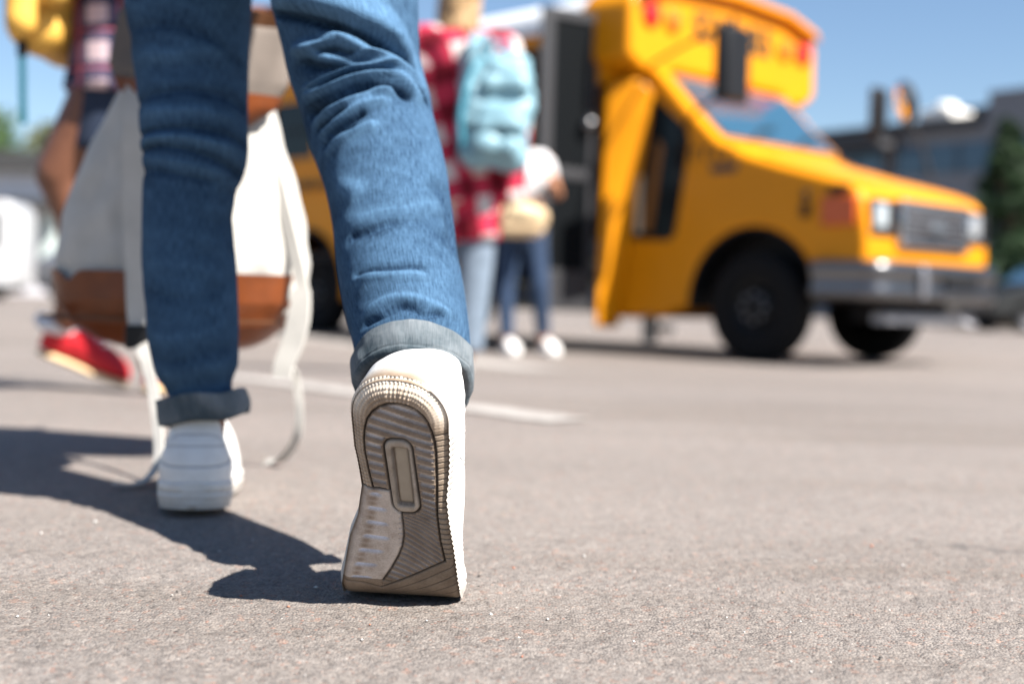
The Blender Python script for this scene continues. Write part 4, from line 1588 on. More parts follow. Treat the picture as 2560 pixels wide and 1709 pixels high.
# bumper: rolled section swept round the corners
path = [(.50, -.045), (.72, -.05), (.90, -.035), (.985, .06), (1.00, .30), (1.01, .89), (1.00, 1.48), (.985, 1.72), (.90, 1.815), (.72, 1.83), (.50, 1.825)]
P2 = catmull(np.array([(x, (y + .045) * .905 - .045, 0) for x, y in path]), 90)
T = np.gradient(P2, axis=0)
T /= np.linalg.norm(T, axis=1)[:, None]
nr = np.stack([T[:, 1], -T[:, 0], T[:, 2]], 1)
nr *= np.sign((nr * (P2 - J(.4, .89, 0))).sum(1))[:, None]
sec = [(-.05, .70), (-.01, .715), (.022, .705), (.035, .67), (.030, .63), (.012, .60), (.012, .55), (.028, .52), (.022, .475), (-.01, .455), (-.05, .46)]
V = np.stack([P2 + nr * o_ + J(0, 0, z) for o_, z in sec], 1)
mb = MB()
mb.add(V.reshape(-1, 3), [tuple(q) for q in grid_faces(90, len(sec))])
bump = mb.build('bumper', M['chrome'], bus, sharp=60)
bump.modifiers.new('thick', 'SOLIDIFY').thickness = .006
mb = MB()
mb.box2((1.015, .76, .55), (1.05, 1.22, .645))
mb.build('plate_recess', M['black'], bump, bevel=.01)
mb = MB()
mb.box2((1.02, .42, .47), (1.055, .50, .69))
mb.build('overrider', M['steel'], bump, bevel=.012)
mb = MB()
mb.box2((.78, .25, .30), (.90, 1.45, .37))
mb.tube([(.92, 1.2, .33), (.98, 1.25, .30), (.98, 1.33, .30), (.92, 1.38, .33)], .018, 8)
mb.build('tow_beam', M['steel'], bus, bevel=.012)

# wheels


def bus_wheel(x, y, out):
    mb = MB()
    R_, w_ = .385, .11
    prof = [(.20, -w_ * .9), (.235, -w_), (.30, -w_ * 1.02), (.355, -w_ * .92), (.378, -w_ * .72), (R_, -w_ * .3), (R_, w_ * .3), (.378, w_ * .72), (.355, w_ * .92), (.30, w_ * 1.02), (.235, w_), (.20, w_ * .9)]
    mb.lathe(prof, (x, y, R_), (0, out, 0), 56)
    wh = mb.build('wheel', M['rubber'], bus, sharp=50)
    mb = MB()
    mb.lathe([(.212, w_ * .92), (.20, w_ * .55), (.15, w_ * .3), (.12, w_ * .62), (.075, w_ * .8), (.06, w_ * 1.05), (.0005, w_ * 1.1)], (x, y, R_), (0, out, 0), 40)
    mb.build('rim', M['black'], wh)
    for k in range(8):
        a = k * math.pi / 4
        mb = MB()
        mb.lathe([(.0005, .022), (.012, .02), (.013, 0)], (x + .095 * math.cos(a), y + out * w_ * .7, R_ + .095 * math.sin(a)), (0, out, 0), 8)
        mb.build('lug_nut', M['steel'], wh)
    return wh


bus_wheel(0, .10, -1)
bus_wheel(0, 1.63, 1)
bus_wheel(WB, -.02, -1)
bus_wheel(WB, 1.90, 1)
# passenger body
Y0, Y1 = -.22, 2.12
XR = -7.4
XF = -1.25
D0, D1 = -2.52, -1.33      # doorway


def body_side(y, t, door):
    """lower skirt with an arch, pillars between windows, band above; y outer face, t thickness direction"""
    ya, yb = (y, y + t)
    mb = MB()
    x1 = D0 if door else XF
    mb.prism([(XR, .34)] + [(WB - .62, .34)] + arc_pts(WB, .42, .57, 188, -8, 18) + [(WB + .62, .34), (x1, .30), (x1, 1.70), (XR, 1.70)], ya, yb, 1)
    wall = mb.build('side_panel', M['yellow'], bus)
    mb = MB()
    mb.box2((XR, ya, 2.26), (XF, yb, 2.44)) if not door else mb.box2((XR, ya, 2.26), (D0, yb, 2.44))
    if door:
        mb.box2((D0, ya, 2.40), (XF, yb, 2.50))
    mb.box2((XR, ya, 2.44), (D0 if door else XF, yb, 2.50))
    mb.build('top_rail', M['yellow'], bus)
    xs_ = np.linspace(XR, x1, 7)
    for k, x in enumerate(xs_):
        a = x if k == 0 else (x - .12 if k == 6 else x - .06)
        mb = MB()
        mb.box2((a, ya, 1.70), (a + .12, yb, 2.26))
        mb.build('pillar', M['yellow'], bus)
    for k in range(6):
        mb = MB()
        a = xs_[k] + (.12 if k == 0 else .06)
        b = xs_[k + 1] - (.12 if k == 5 else .06)
        mb.box2((a, ya + t * .35, 1.70), (b, ya + t * .55, 2.26))
        wn = mb.build('window', M['glass'], bus)
        mb = MB()
        mb.box2((a, ya + t * .2, 1.96), (b, ya + t * .34, 1.99))
        for (p, q_, r_, s_) in ((a, a + .025, 1.70, 2.26), (b - .025, b, 1.70, 2.26)):
            mb.box2((p, ya + t * .2, r_), (q_, ya + t * .34, s_))
        mb.build('window_frame', M['black'], wn)
    for z0 in (.62, .95, 1.34, 1.60):
        mb = MB()
        sg = -1 if t > 0 else 1
        for (p, q_) in (((XR, x1),) if z0 > 1.0 else ((XR, WB - .66), (WB + .66, x1))):
            mb.box2((p, ya + sg * .016, z0), (q_, ya, z0 + .045))
        mb.build('rub_rail', M['yellow'] if z0 in (.62, .95) else M['yellow'], bus, bevel=.006)
    mb = MB()
    th = np.linspace(-8, 188, 22)
    P = [(WB + .585 * math.cos(math.radians(a)), ya + (-.012 if t > 0 else .012), .42 + .585 * math.sin(math.radians(a))) for a in th]
    mb.tube(P, .022, 6)
    mb.build('arch_trim', M['black'], bus)
    return wall


wr_ = body_side(Y0, .05, True)
body_side(Y1, -.05, False)
mb = MB()
for x0, wd, z0, hh in ((-5.42, .12, 1.40, .075), (-5.27, .05, 1.40, .07), (-5.17, .13, 1.395, .085), (-4.98, .05, 1.40, .075), (-4.88, .10, 1.40, .07), (-4.74, .06, 1.40, .08)):
    mb.box2((x0, Y0 - .024, z0), (x0 + wd, Y0 - .016, z0 + hh))
mb.build('side_lettering', M['ink'], wr_)
# rear wall and roof
mb = MB()
mb.box2((XR - .06, Y0, .34), (XR, Y1, 2.50))
mb.build('rear_wall', M['yellow'], bus, bevel=.01)
roofp = []
for a in np.linspace(0, 180, 40):
    c_, s_ = math.cos(math.radians(a)), math.sin(math.radians(a))
    roofp.append((CY - (1.20) * np.sign(c_) * abs(c_) ** .55, 2.50 + .33 * abs(s_) ** .75))
mb = MB()
mb.prism(roofp, XR - .06, -1.42, 0)
mb.build('roof', M['bus_white'], bus, sharp=50)
mb = MB()
mb.box2((XR, Y0 - .035, 2.485), (-1.45, Y0 + .01, 2.52))
mb.build('drip_rail', M['bus_white'], bus)
# front cap with a stepped brow
capp = [(Y0 - .06, 2.20), (Y0 - .05, 2.62), (Y0 + .06, 2.74), (Y0 + .45, 2.84), (CY, 2.87), (Y1 - .45, 2.84), (Y1 - .06, 2.74), (Y1 + .05, 2.62), (Y1 + .06, 2.20), (Y1 - .10, 2.10),
        (Y1 - .38, 2.08), (Y1 - .46, 2.16), (Y0 + .46, 2.16), (Y0 + .38, 2.08), (Y0 + .10, 2.12)]
mb = MB()
mb.prism(capp, -1.50, -.97, 0)
cap = mb.build('roof_cap', M['yellow'], bus, bevel=.05, seg=4, sharp=30)
brow = [(Y0 + .02, 2.66), (Y0 + .08, 2.735), (Y0 + .45, 2.83), (CY, 2.86), (Y1 - .45, 2.83), (Y1 - .08, 2.735), (Y1 - .02, 2.66), (Y1 - .1, 2.68), (Y1 - .46, 2.775), (CY, 2.805), (Y0 + .46, 2.775), (Y0 + .1, 2.68)]
mb = MB()
mb.prism(brow, -1.0, -.88, 0)
mb.build('brow', M['yellow'], cap, bevel=.012)
for y_, m_, nm in ((-.05, 'red_lens', 'red_flasher'), (.21, 'amber_lens', 'amber_flasher'), (1.69, 'amber_lens', 'amber_flasher'), (1.95, 'red_lens', 'red_flasher')):
    mb = MB()
    mb.lathe([(.10, -.02), (.10, .015), (.09, .02)], (-.97, y_, 2.54), (1, 0, 0), 28)
    fl = mb.build(nm, M['black' if m_ == 'red_lens' else 'yellow'], cap)
    mb = MB()
    mb.lathe([(.088, .02), (.08, .035), (.05, .05), (.0005, .056)], (-.97, y_, 2.54), (1, 0, 0), 28)
    mb.build('lens', M[m_], fl)
# words on the cap
fc_ = bpy.data.curves.new('sign_text', 'FONT')
fc_.body = 'SCHOOL BUS'
fc_.align_x = 'CENTER'
fc_.align_y = 'CENTER'
fc_.size = .31
fc_.extrude = .002
fc_.offset = .008
fo = link(bpy.data.objects.new('tmp_text', fc_))
dg = bpy.context.evaluated_depsgraph_get()
tm = bpy.data.meshes.new_from_object(fo.evaluated_get(dg), depsgraph=dg)
bpy.data.objects.remove(fo)
Rt = Matrix(((0, 0, 1, 0), (1, 0, 0, 0), (0, 1, 0, 0), (0, 0, 0, 1)))
tm.transform(Matrix.Translation((-.962, CY + .02, 2.535)) @ Rt @ Matrix.Diagonal((.545, 1.0, 1.0, 1.0)))
tm.materials.clear()
tm.materials.append(mat('sign_black', (.02, .02, .012), .6))
so_ = link(bpy.data.objects.new('lettering', tm))
so_.parent = cap
# flared corner between the wide body and the narrow cab (both sides)
for sgn, yo, yi in ((1, Y0 - .005, .004), (-1, Y1 + .005, 1.706)):
    nv = 60
    V = []
    for k in range(nv):
        t_ = k / (nv - 1)
        z = .20 + t_ * 1.86
        xl_ = np.interp(t_, [0, 1], [-1.275, -1.235])
        xr_ = np.interp(t_, [0, .5, .85, 1], [-1.262, -1.12, -.985, -.96])
        rnd = max(0, (t_ - .90) / .10)
        for u in np.linspace(0, 1, 12):
            sh = (u - .5) * 2
            zz = z - .10 * rnd * abs(sh) ** 2.2
            bul = .022 * math.sin(math.pi * u)
            V.append((xl_ + (xr_ - xl_) * u + bul * .7, yo + (yi - yo) * u - sgn * bul * .5, zz))
    fcs = [tuple(q) for q in grid_faces(nv, 12)]
    mb = MB()
    mb.add(V, fcs)
    o = mb.build('corner_panel', M['yellow'], bus, sharp=None)
    sm = o.modifiers.new('thick', 'SOLIDIFY')
    sm.thickness = .02
    sm.offset = -1 if sgn > 0 else 1
# bulkhead between body and cab above the corner panels, floor, inside
mb = MB()
mb.box2((-1.36, Y0 + .01, 2.04), (-1.24, Y1 - .01, 2.40))
mb.build('bulkhead', M['yellow'], bus)
mb = MB()
mb.box2((XR, Y0 + .06, .72), (D0 - .02, Y1 - .06, .78))
mb.box2((D0 - .02, .62, .72), (-1.3, Y1 - .06, .78))
mb.box2((D0 - .06, Y0 + .06, .40), (D0 - .02, .62, 1.75))
mb.box2((-3.0, .62, .78), (-2.96, Y1 - .06, 2.1))
mb.box2((-1.36, .02, .78), (-1.31, Y1 - .06, 1.5))
mb.build('interior', M['dark_in'], bus)
for k, (z, y) in enumerate(((.34, -.18), (.54, .12), (.72, .40))):
    mb = MB()
    mb.box2((D0, y, z - .03), (D1, y + .34, z))
    mb.box2((D0, y + .30, z), (D1, y + .34, z + .2))
    stp = mb.build('entry_step', M['step'], bus)
    mb = MB()
    mb.box2((D0, y - .006, z - .03), (D1, y - .001, z + .004))
    mb.build('step_nosing', M['step_edge'], stp)
for k in range(2):
    mb = MB()
    x = -3.3 - k * .9
    for y in (-.10, 1.25):
        mb.box2((x, y, .95), (x + .42, y + .75, 1.08))
        mb.box2((x - .10, y, 1.0), (x + .02, y + .75, 1.65))
    mb.build('bench_seat', M['seat_brown'], bus, bevel=.03)
# folded door leaf standing out from the front jamb
hx, hy = -1.335, Y0 - .01
ang = math.radians(258)
dx, dy_ = math.cos(ang), math.sin(ang)


def leaf_pt(a, n_, z):
    return (hx + dx * a - dy_ * n_, hy + dy_ * a + dx * n_, z)


def leaf_box(mb, a0, a1, z0, z1, t0=-.02, t1=.02):
    V = [leaf_pt(a, n_, z) for z in (z0, z1) for n_ in (t0, t1) for a in (a0, a1)]
    mb.add(V, [(0, 2, 3, 1), (4, 5, 7, 6), (0, 1, 5, 4), (2, 6, 7, 3), (0, 4, 6, 2), (1, 3, 7, 5)])


mb = MB()
for a0, a1 in ((0, .06), (.40, .50)):
    leaf_box(mb, a0, a1, .32, 2.56)
for z0, z1 in ((.32, .62), (1.30, 1.38), (2.48, 2.56)):
    leaf_box(mb, .06, .40, z0, z1)
door = mb.build('door_leaf', M['frame_grey'], bus, bevel=.006)
mb = MB()
leaf_box(mb, .06, .40, .62, 1.30, -.006, .006)
leaf_box(mb, .06, .40, 1.38, 2.48, -.006, .006)
mb.build('door_glass', mat('dark_door_glass', (.004, .005, .006), .6, spec=.06), door)
mb = MB()
mb.add(*ellipsoid(leaf_pt(.09, .05, 1.72), (.055, .055, .055)))
mb.build('door_mirror', M['chrome'], door)
mb = MB()
mb.box2((D0 - .03, Y0 - .012, .30), (D0 + .03, Y0 + .02, 2.42))
mb.build('door_jamb', M['black'], bus)
# big rear-view mirror on arms from the pillar, and the curved cross-view mirror on the far wing
mb = MB()
mb.box2((-.21, -.275, 1.80), (-.09, .015, 2.32))
mir = mb.build('rear_view_mirror', M['black_plastic'], bus, bevel=.03, seg=3)
mb = MB()
mb.box2((-.215, -.245, 1.85), (-.208, -.015, 2.27))
mb.build('mirror_glass', M['lamp_glass'], mir)
mb = MB()
mb.tube([(-1.0, -.02, 2.16), (-.6, -.12, 2.25), (-.15, -.13, 2.36)], .014, 8)
mb.tube([(-.75, .02, 1.62), (-.45, -.12, 1.78), (-.15, -.13, 1.90)], .012, 8)
mb.tube([(-.15, -.13, 1.86), (-.15, -.13, 2.40)], .014, 8)
mb.build('mirror_arm', M['black'], mir)
cm = thing('x', None, None)
bpy.data.objects.remove(cm)
mb = MB()
nr_, ns_ = 14, 28
cmc = J(.10, 1.70, 2.0)
axm = J(-.86, -.46, -.2)
axm /= np.linalg.norm(axm)
mb.lathe([(.165 * math.cos(a), -.055 + .09 * math.sin(a) - .0) for a in np.linspace(math.radians(-88), 0, 9)] + [(.168, -.045)], cmc, axm, 32)
cv = mb.build('crossview_mirror', M['black'], bus, sharp=60)
mb = MB()
mb.lathe([(.163 * math.cos(a), -.046 + .075 * math.sin(a)) for a in np.linspace(0, math.radians(88), 9)], cmc, axm, 32)
mb.build('mirror_dome', mat('mirror', (.85, .85, .85), .02, 1.0), cv)
mb = MB()
mb.tube([(.05, 1.70, 1.40), (.02, 1.76, 1.62), (.13, 1.78, 1.95)], .014, 8)
mb.tube([(.45, 1.70, 1.30), (.28, 1.76, 1.66), (.13, 1.78, 1.95)], .012, 8)
mb.build('mirror_arm', M['black'], cv)
mb = MB()
mb.box2((-1.02, .02, .10), (-.93, .10, .30))
mb.tube([(-.9, .10, .20), (-.74, .0, .20), (-.70, -.02, .20)], .028, 10)
mb.build('exhaust_pipe', M['chrome'], bus)
# far left-hand mirror seen through the glass
mb = MB()
mb.box2((-.30, 1.92, 1.78), (-.22, 2.12, 2.2))
mb.build('rear_view_mirror', M['black_plastic'], bus, bevel=.03)

# ------------------------------------------------------------------ people
M['jean_light'] = mat('light_jeans', (.145, .185, .235), .9, noise=(30, .25))
M['jean_dark'] = mat('dark_jeans', (.022, .045, .09), .9, noise=(20, .4, (.008, .018, .045)))
M['plaid_red'] = plaid_mat('red_white_plaid', (.13, .004, .012), (.40, .025, .055), (.50, .44, .42), .155, rot=math.radians(12))
M['plaid_navy'] = plaid_mat('navy_pink_plaid', (.020, .024, .050), (.10, .08, .13), (.55, .42, .44), .085, thin=(.45, .10, .13))
M['hair_blond'] = mat('blond_hair', (.40, .255, .12), .5, noise=(45, .7))
M['hair_brown'] = mat('brown_hair', (.10, .045, .02), .5, noise=(60, .4))
M['pack_blue'] = mat('pale_blue_nylon', (.20, .345, .405), .45, noise=(14, .12), bump=(30, .35, .012))
M['pack_blue_d'] = mat('teal_lining', (.06, .30, .40), .5)
M['white_cotton'] = mat('white_cotton', (.62, .61, .62), .9)
M['canvas_shoe'] = mat('white_canvas_shoe', (.74, .72, .70), .8)
M['red_canvas'] = mat('red_canvas', (.55, .012, .02), .7, noise=(40, .15))
M['gum'] = mat('gum_rubber', (.62, .45, .25), .6)
M['straw'] = mat('straw_weave', (.58, .42, .25), .8, noise=(60, .35))
M['yellow_pack'] = mat('mustard_nylon', (.72, .40, .07), .6, noise=(12, .15), bump=(25, .35, .012))
M['teal_web'] = mat('teal_webbing', (.01, .10, .14), .7)
M['shorts_navy'] = mat('navy_shorts', (.015, .025, .05), .9)


def shoe_simple(toe, heel, parent, upm, solem, w_=.040, lift=0.0):
    """low shoe from heel point to toe point (both on the sole), upright = world up tilted with the foot"""
    h0 = np.array(heel, float)
    t0 = np.array(toe, float)
    d = t0 - h0
    L = np.linalg.norm(d)
    d /= L
    sd_ = np.cross(d, (0, 0, 1))
    sd_ /= np.linalg.norm(sd_)
    upv = np.cross(sd_, d)
    u = np.linspace(0, 1, 26)
    ph = np.linspace(0, 2 * math.pi, 28, endpoint=False)

    def sec(hh, ww, base):
        rows = []
        for q, hq, wq in zip(u, hh, ww):
            for a in ph:
                c_, s_ = math.cos(a), math.sin(a)
                y = np.sign(c_) * abs(c_) ** .75 * wq
                z = (np.sign(s_) * abs(s_) ** .8 * .5 + .5) * hq + base
                rows.append(h0 + d * L * q + sd_ * y + upv * z)
        return np.array(rows)
    F = [tuple(q) for q in grid_faces(26, 28, True)] + [tuple(range(27, -1, -1)), tuple(25 * 28 + k for k in range(28))]
    end = np.sqrt(np.clip(1 - (np.abs(u - .5) * 2) ** 6, .02, 1))
    wid = np.interp(u, [0, .12, .4, .72, .9, 1], [.7, .82, .8, 1.1, 1.0, .7]) * w_ * end
    mb = MB()
    mb.add(sec(np.interp(u, [0, .1, .3, .45, .7, 1], [.085, .098, .085, .085, .06, .035]) * end, wid * .97, .018), F)
    up = mb.build('shoe', upm, parent, sharp=None)
    mb = MB()
    mb.add(sec(np.full(26, .021) * np.clip(end, .5, 1), wid * 1.05, 0), F)
    mb.build('sole', solem, up, sharp=60)
    for k in range(4):
        q = .42 + k * .08
        hh = np.interp(q, [0, .1, .3, .45, .7, 1], [.085, .098, .085, .085, .06, .035]) + .02
        tt = np.linspace(-1, 1, 9)
        P = [h0 + d * L * q + sd_ * (a * .02) + upv * (hh - .012 * a * a) for a in tt]
        mb = MB()
        mb.tube(P, .004, 6)
        mb.build('lace', M['lace'], up)
    return up


# --- fair-haired person in red plaid, seen from behind
g5 = float(gz(5.3))
pb = thing('person', 'blond person in red and white plaid shirt and light jeans, seen from behind', 'person', (-.245, 5.3, g5))
B = lambda x, y, z: J(-.245 + x, 5.3 + y, g5 + z)
sh = [capsule(B(-.09, .02, .08), .04, B(-.09, 0, .46), .055), capsule(B(-.09, 0, .46), .055, B(-.085, 0, .84), .08),
      capsule(B(.05, -.04, .09), .04, B(.085, -.02, .46), .055), capsule(B(.085, -.02, .46), .055, B(.08, 0, .84), .08),
      capsule(B(0, 0, .85), .12, B(0, 0, 1.05), .105), capsule(B(0, 0, 1.05), .105, B(0, 0, 1.28), .12), capsule(B(-.13, 0, 1.36), .06, B(.13, 0, 1.36), .06),
      capsule(B(0, .0, 1.36), .055, B(0, .02, 1.50), .05),
      capsule(B(-.20, 0, 1.35), .048, B(-.25, .02, 1.08), .04), capsule(B(-.25, .02, 1.08), .04, B(-.23, .16, .86), .03),
      capsule(B(.19, 0, 1.35), .048, B(.24, .0, 1.06), .04), capsule(B(.24, .0, 1.06), .04, B(.21, -.02, .78), .03)]
hs, Pb = head_shapes(B(0, .03, 1.57), (0.1, 1))
sh += hs + hand_shapes(B(-.23, .16, .86), (0, .4, -.9), (1, 0, 0), -1) + hand_shapes(B(.21, -.02, .78), (0, .1, -1), (-1, 0, 0), 1)
body_b = blob('body', sh, M['skin'], pb, .008, 3)
face_parts(Pb, body_b, 1, None)
sh = [capsule(B(0, 0, .70), .165, B(0, 0, 1.0), .145, flat=True), capsule(B(0, 0, 1.0), .145, B(0, 0, 1.28), .15), capsule(B(-.15, 0, 1.36), .075, B(.15, 0, 1.36), .075),
      capsule(B(-.09, 0, 1.22), .12, B(.09, 0, 1.22), .12),
      capsule(B(-.20, 0, 1.35), .068, B(-.25, .02, 1.08), .062), capsule(B(-.25, .02, 1.08), .060, B(-.235, .13, .91), .055, flat=True),
      capsule(B(.19, 0, 1.35), .068, B(.24, .0, 1.06), .064), capsule(B(.24, .0, 1.06), .062, B(.215, -.03, .72), .060, flat=True),
      capsule(B(-.08, -.02, .56), .10, B(-.06, 0, .78), .12, flat=True), capsule(B(.09, -.03, .55), .10, B(.06, 0, .78), .12, flat=True)]
shirt_b = blob('plaid_shirt', sh, M['plaid_red'], pb, .012, 4)
warp(shirt_b, lambda c, n: c + n * (vnoise(c * J(1, 1, .5), 26, 4) * .008)[:, None])
blob('jeans', [capsule(B(-.09, .02, .10), .062, B(-.09, 0, .46), .075, flat=True), capsule(B(-.09, 0, .46), .075, B(-.085, 0, .84), .10),
               capsule(B(.065, -.04, .10), .062, B(.085, -.02, .46), .076, flat=True), capsule(B(.085, -.02, .46), .076, B(.08, 0, .84), .10), capsule(B(0, 0, .82), .14, B(0, 0, .95), .13)],
     M['jean_light'], pb, .012, 4)
shp = [ellipsoid(Pb(0, -.012, .03), (.088, .105, .10)), capsule(Pb(0, -.05, .0), .078, Pb(-.01, -.075, -.07), .045)]
hair_b = blob('hair', shp, M['hair_blond'], pb, .008, 3)
mb = MB()
for k in range(70):
    a = rng.uniform(-1.5, 1.5)
    x = .085 * math.sin(a) - .012
    y = -.10 * math.cos(a) + .01
    L_ = rng.uniform(.12, .30)
    P = catmull([Pb(x * .8, y * .8, .06), Pb(x, y, -.04), Pb(x * 1.02, y - .02, -.14), Pb(x * 1.0 + rng.normal() * .012, y - .025, -.06 - L_ + .05)], 10)
    mb.tube(P, np.linspace(.011, .002, 10), 6)
mb.build('hair_locks', M['hair_blond'], hair_b, sharp=None)
shoe_simple(B(-.10, .20, .005), B(-.09, -.07, .005), pb, M['canvas_shoe'], M['lace'])
shoe_simple(B(.02, .16, .005), B(.04, -.09, .005), pb, M['canvas_shoe'], M['lace'])

# --- pale blue pack on the right shoulder
bp_ = thing('backpack', 'pale blue rucksack slung on the right shoulder of the plaid shirt', 'backpack', (-.05, 5.12, 1.0))
KS = .84
Q = lambda x, y, z: J(-.088 + x * KS, 5.12 + y * KS, 1.015 + z * KS)
qe = lambda c, r: ellipsoid(c, tuple(k * KS for k in r))
sh = [capsule(Q(-.10 + .02 * (zz > .1), 0, zz), .075 * KS, Q(.10 - .03 * (zz > .15), 0, zz), .075 * KS) for zz in (-.22, -.15, -.08, -.01, .06, .13, .19)]
sh += [capsule(Q(-.09, .03, zz), .075 * KS, Q(.09, .03, zz), .075 * KS) for zz in (-.2, -.1, 0, .1, .18)]
pbody = blob('pack_body', sh, M['pack_blue'], bp_, .008, 4)
warp(pbody, lambda c, n: c + n * (vnoise(c * J(1, 1, .8), 30, 14) * .012 + vnoise(c, 70, 15) * .004)[:, None])
pk = blob('front_pocket', [capsule(Q(-.04, -.075, -.04), .05 * KS, Q(.10, -.075, -.04), .05 * KS), capsule(Q(-.04, -.08, -.10), .055 * KS, Q(.10, -.08, -.10), .055 * KS), capsule(Q(-.02, -.065, .09), .055 * KS, Q(.11, -.065, .09), .055 * KS), capsule(Q(0, -.06, .16), .05 * KS, Q(.09, -.06, .16), .05 * KS)], M['pack_blue'], bp_, .008, 4)
warp(pk, lambda c, n: c + n * (vnoise(c, 34, 17) * .010)[:, None])
pk2 = blob('side_pocket', [qe(Q(-.04, -.085, -.185), (.075, .05, .06)), qe(Q(.07, -.085, -.20), (.055, .045, .055))], M['pack_blue'], bp_, .008, 4)
P = catmull([Q(-.155, -.02, -.22), Q(-.168, -.045, -.1), Q(-.155, -.055, .05), Q(-.11, -.05, .17), Q(-.03, -.03, .25)], 40)
ribbon(P, .055, .012, (.3, -1, 0), 'side_gusset', M['pack_blue_d'], bp_)
P = catmull([Q(-.06, -.05, .19), Q(-.10, -.06, .26), Q(-.09, .0, .335), Q(-.07, .10, .33), Q(-.06, .22, .22), Q(-.06, .26, .05)], 40)
ribbon(P, .06, .014, (1, -.2, 0), 'strap', M['pack_blue'], bp_)
mb = MB()
mb.tube(catmull([Q(-.04, -.02, .25), Q(-.02, -.03, .29), Q(.03, -.03, .29), Q(.05, -.02, .25)], 16), .009, 8)
mb.build('handle', M['pack_blue_d'], bp_)

# --- person in a white top by the bus door
gw_ = float(gz(9.3))
pw = thing('person', 'person in white top and dark jeans holding a tan bag by the bus door', 'person', (.145, 9.3, gw_))
W = lambda x, y, z: J(.145 - .085 - .03 * (z > .9) + x, 9.3 + y, gw_ + z)
sh = [capsule(W(-.10, -.05, .08), .04, W(-.12, -.02, .46), .055), capsule(W(-.12, -.02, .46), .055, W(-.09, 0, .86), .08),
      capsule(W(.17, .05, .08), .04, W(.13, -.04, .48), .055), capsule(W(.13, -.04, .48), .055, W(.08, 0, .86), .08),
      capsule(W(0, 0, .90), .11, W(0, 0, 1.12), .10), capsule(W(0, 0, 1.12), .10, W(0, 0, 1.32), .115), capsule(W(-.12, 0, 1.41), .055, W(.12, 0, 1.41), .055),
      capsule(W(0, .0, 1.40), .05, W(0, -.02, 1.54), .048),
      capsule(W(.18, 0, 1.40), .045, W(.27, .02, 1.16), .038), capsule(W(.27, .02, 1.16), .036, W(.23, -.22, 1.22), .027),
      capsule(W(-.18, 0, 1.40), .045, W(-.22, -.04, 1.15), .038), capsule(W(-.22, -.04, 1.15), .036, W(.02, -.22, 1.12), .027)]
hs, Pq = head_shapes(W(-.03, -.04, 1.63), (-.5, -1))
sh += hs + hand_shapes(W(.23, -.22, 1.22), (-.2, -.7, .5), (-1, 0, 0), 1, curl=.8) + hand_shapes(W(.02, -.22, 1.12), (1, -.1, -.15), (0, 1, -.3), -1, curl=.7)
bw = blob('body', sh, M['skin_tan'], pw, .007, 3)
face_parts(Pq, bw, 1, None)
blob('white_top', [capsule(W(0, 0, 1.08), .13, W(0, 0, 1.32), .145, flat=True), capsule(W(-.14, 0, 1.405), .07, W(.14, 0, 1.405), .07), capsule(W(-.07, -.02, 1.27), .12, W(.07, -.02, 1.27), .12),
                   capsule(W(.17, 0, 1.40), .066, W(.215, .01, 1.28), .06, flat=True), capsule(W(-.17, 0, 1.40), .066, W(-.20, -.02, 1.28), .06, flat=True)], M['white_cotton'], pw, .011, 4)
blob('jeans', [capsule(W(-.10, -.05, .12), .052, W(-.12, -.02, .46), .068, flat=True), capsule(W(-.12, -.02, .46), .068, W(-.09, 0, .86), .095),
               capsule(W(.165, .04, .14), .052, W(.13, -.04, .48), .068, flat=True), capsule(W(.13, -.04, .48), .07, W(.08, 0, .86), .095), capsule(W(0, 0, .86), .13, W(0, 0, 1.08), .115)],
     M['jean_dark'], pw, .011, 4)
blob('hair', [ellipsoid(Pq(0, -.018, .034), (.086, .10, .095)), capsule(Pq(0, -.07, .0), .075, Pq(0, -.08, -.16), .05), capsule(Pq(.07, -.02, .0), .03, Pq(.08, .01, -.2), .022), capsule(Pq(-.07, -.02, .0), .03, Pq(-.08, .01, -.2), .022)],
     M['hair_brown'], pw, .008, 3)
shoe_simple(W(-.03, -.24, .005), W(-.11, .0, .005), pw, M['canvas_shoe'], M['lace'], .052)
shoe_simple(W(.26, -.14, .005), W(.16, .10, .005), pw, M['canvas_shoe'], M['lace'], .052)
hbag = thing('handbag', 'small tan woven bag held at the waist by the person in white top', 'bag', (.10, 9.05, gw_ + .9))
H_ = lambda x, y, z: J(.03 + x, 9.05 + y, gw_ + .99 + z)
bgm = blob('bag_body', [capsule(H_(-.12, 0, -.02), .085, H_(.12, 0, -.02), .085), capsule(H_(-.11, 0, -.09), .07, H_(.11, 0, -.09), .07)], M['straw'], hbag, .008, 3)
blob('bag_flap', [ellipsoid(H_(.02, -.055, .02), (.115, .05, .065))], mat('tan_flap', (.70, .55, .33), .6), hbag, .007, 3)
mb = MB()
q = np.linspace(0, math.pi, 20)
mb.tube(np.stack([.03 + .10 * np.cos(q), np.full(20, 9.05), gw_ + 1.04 + .10 * np.sin(q)], 1), .009, 8)
mb.build('bag_handle', M['leather_dark'], hbag)

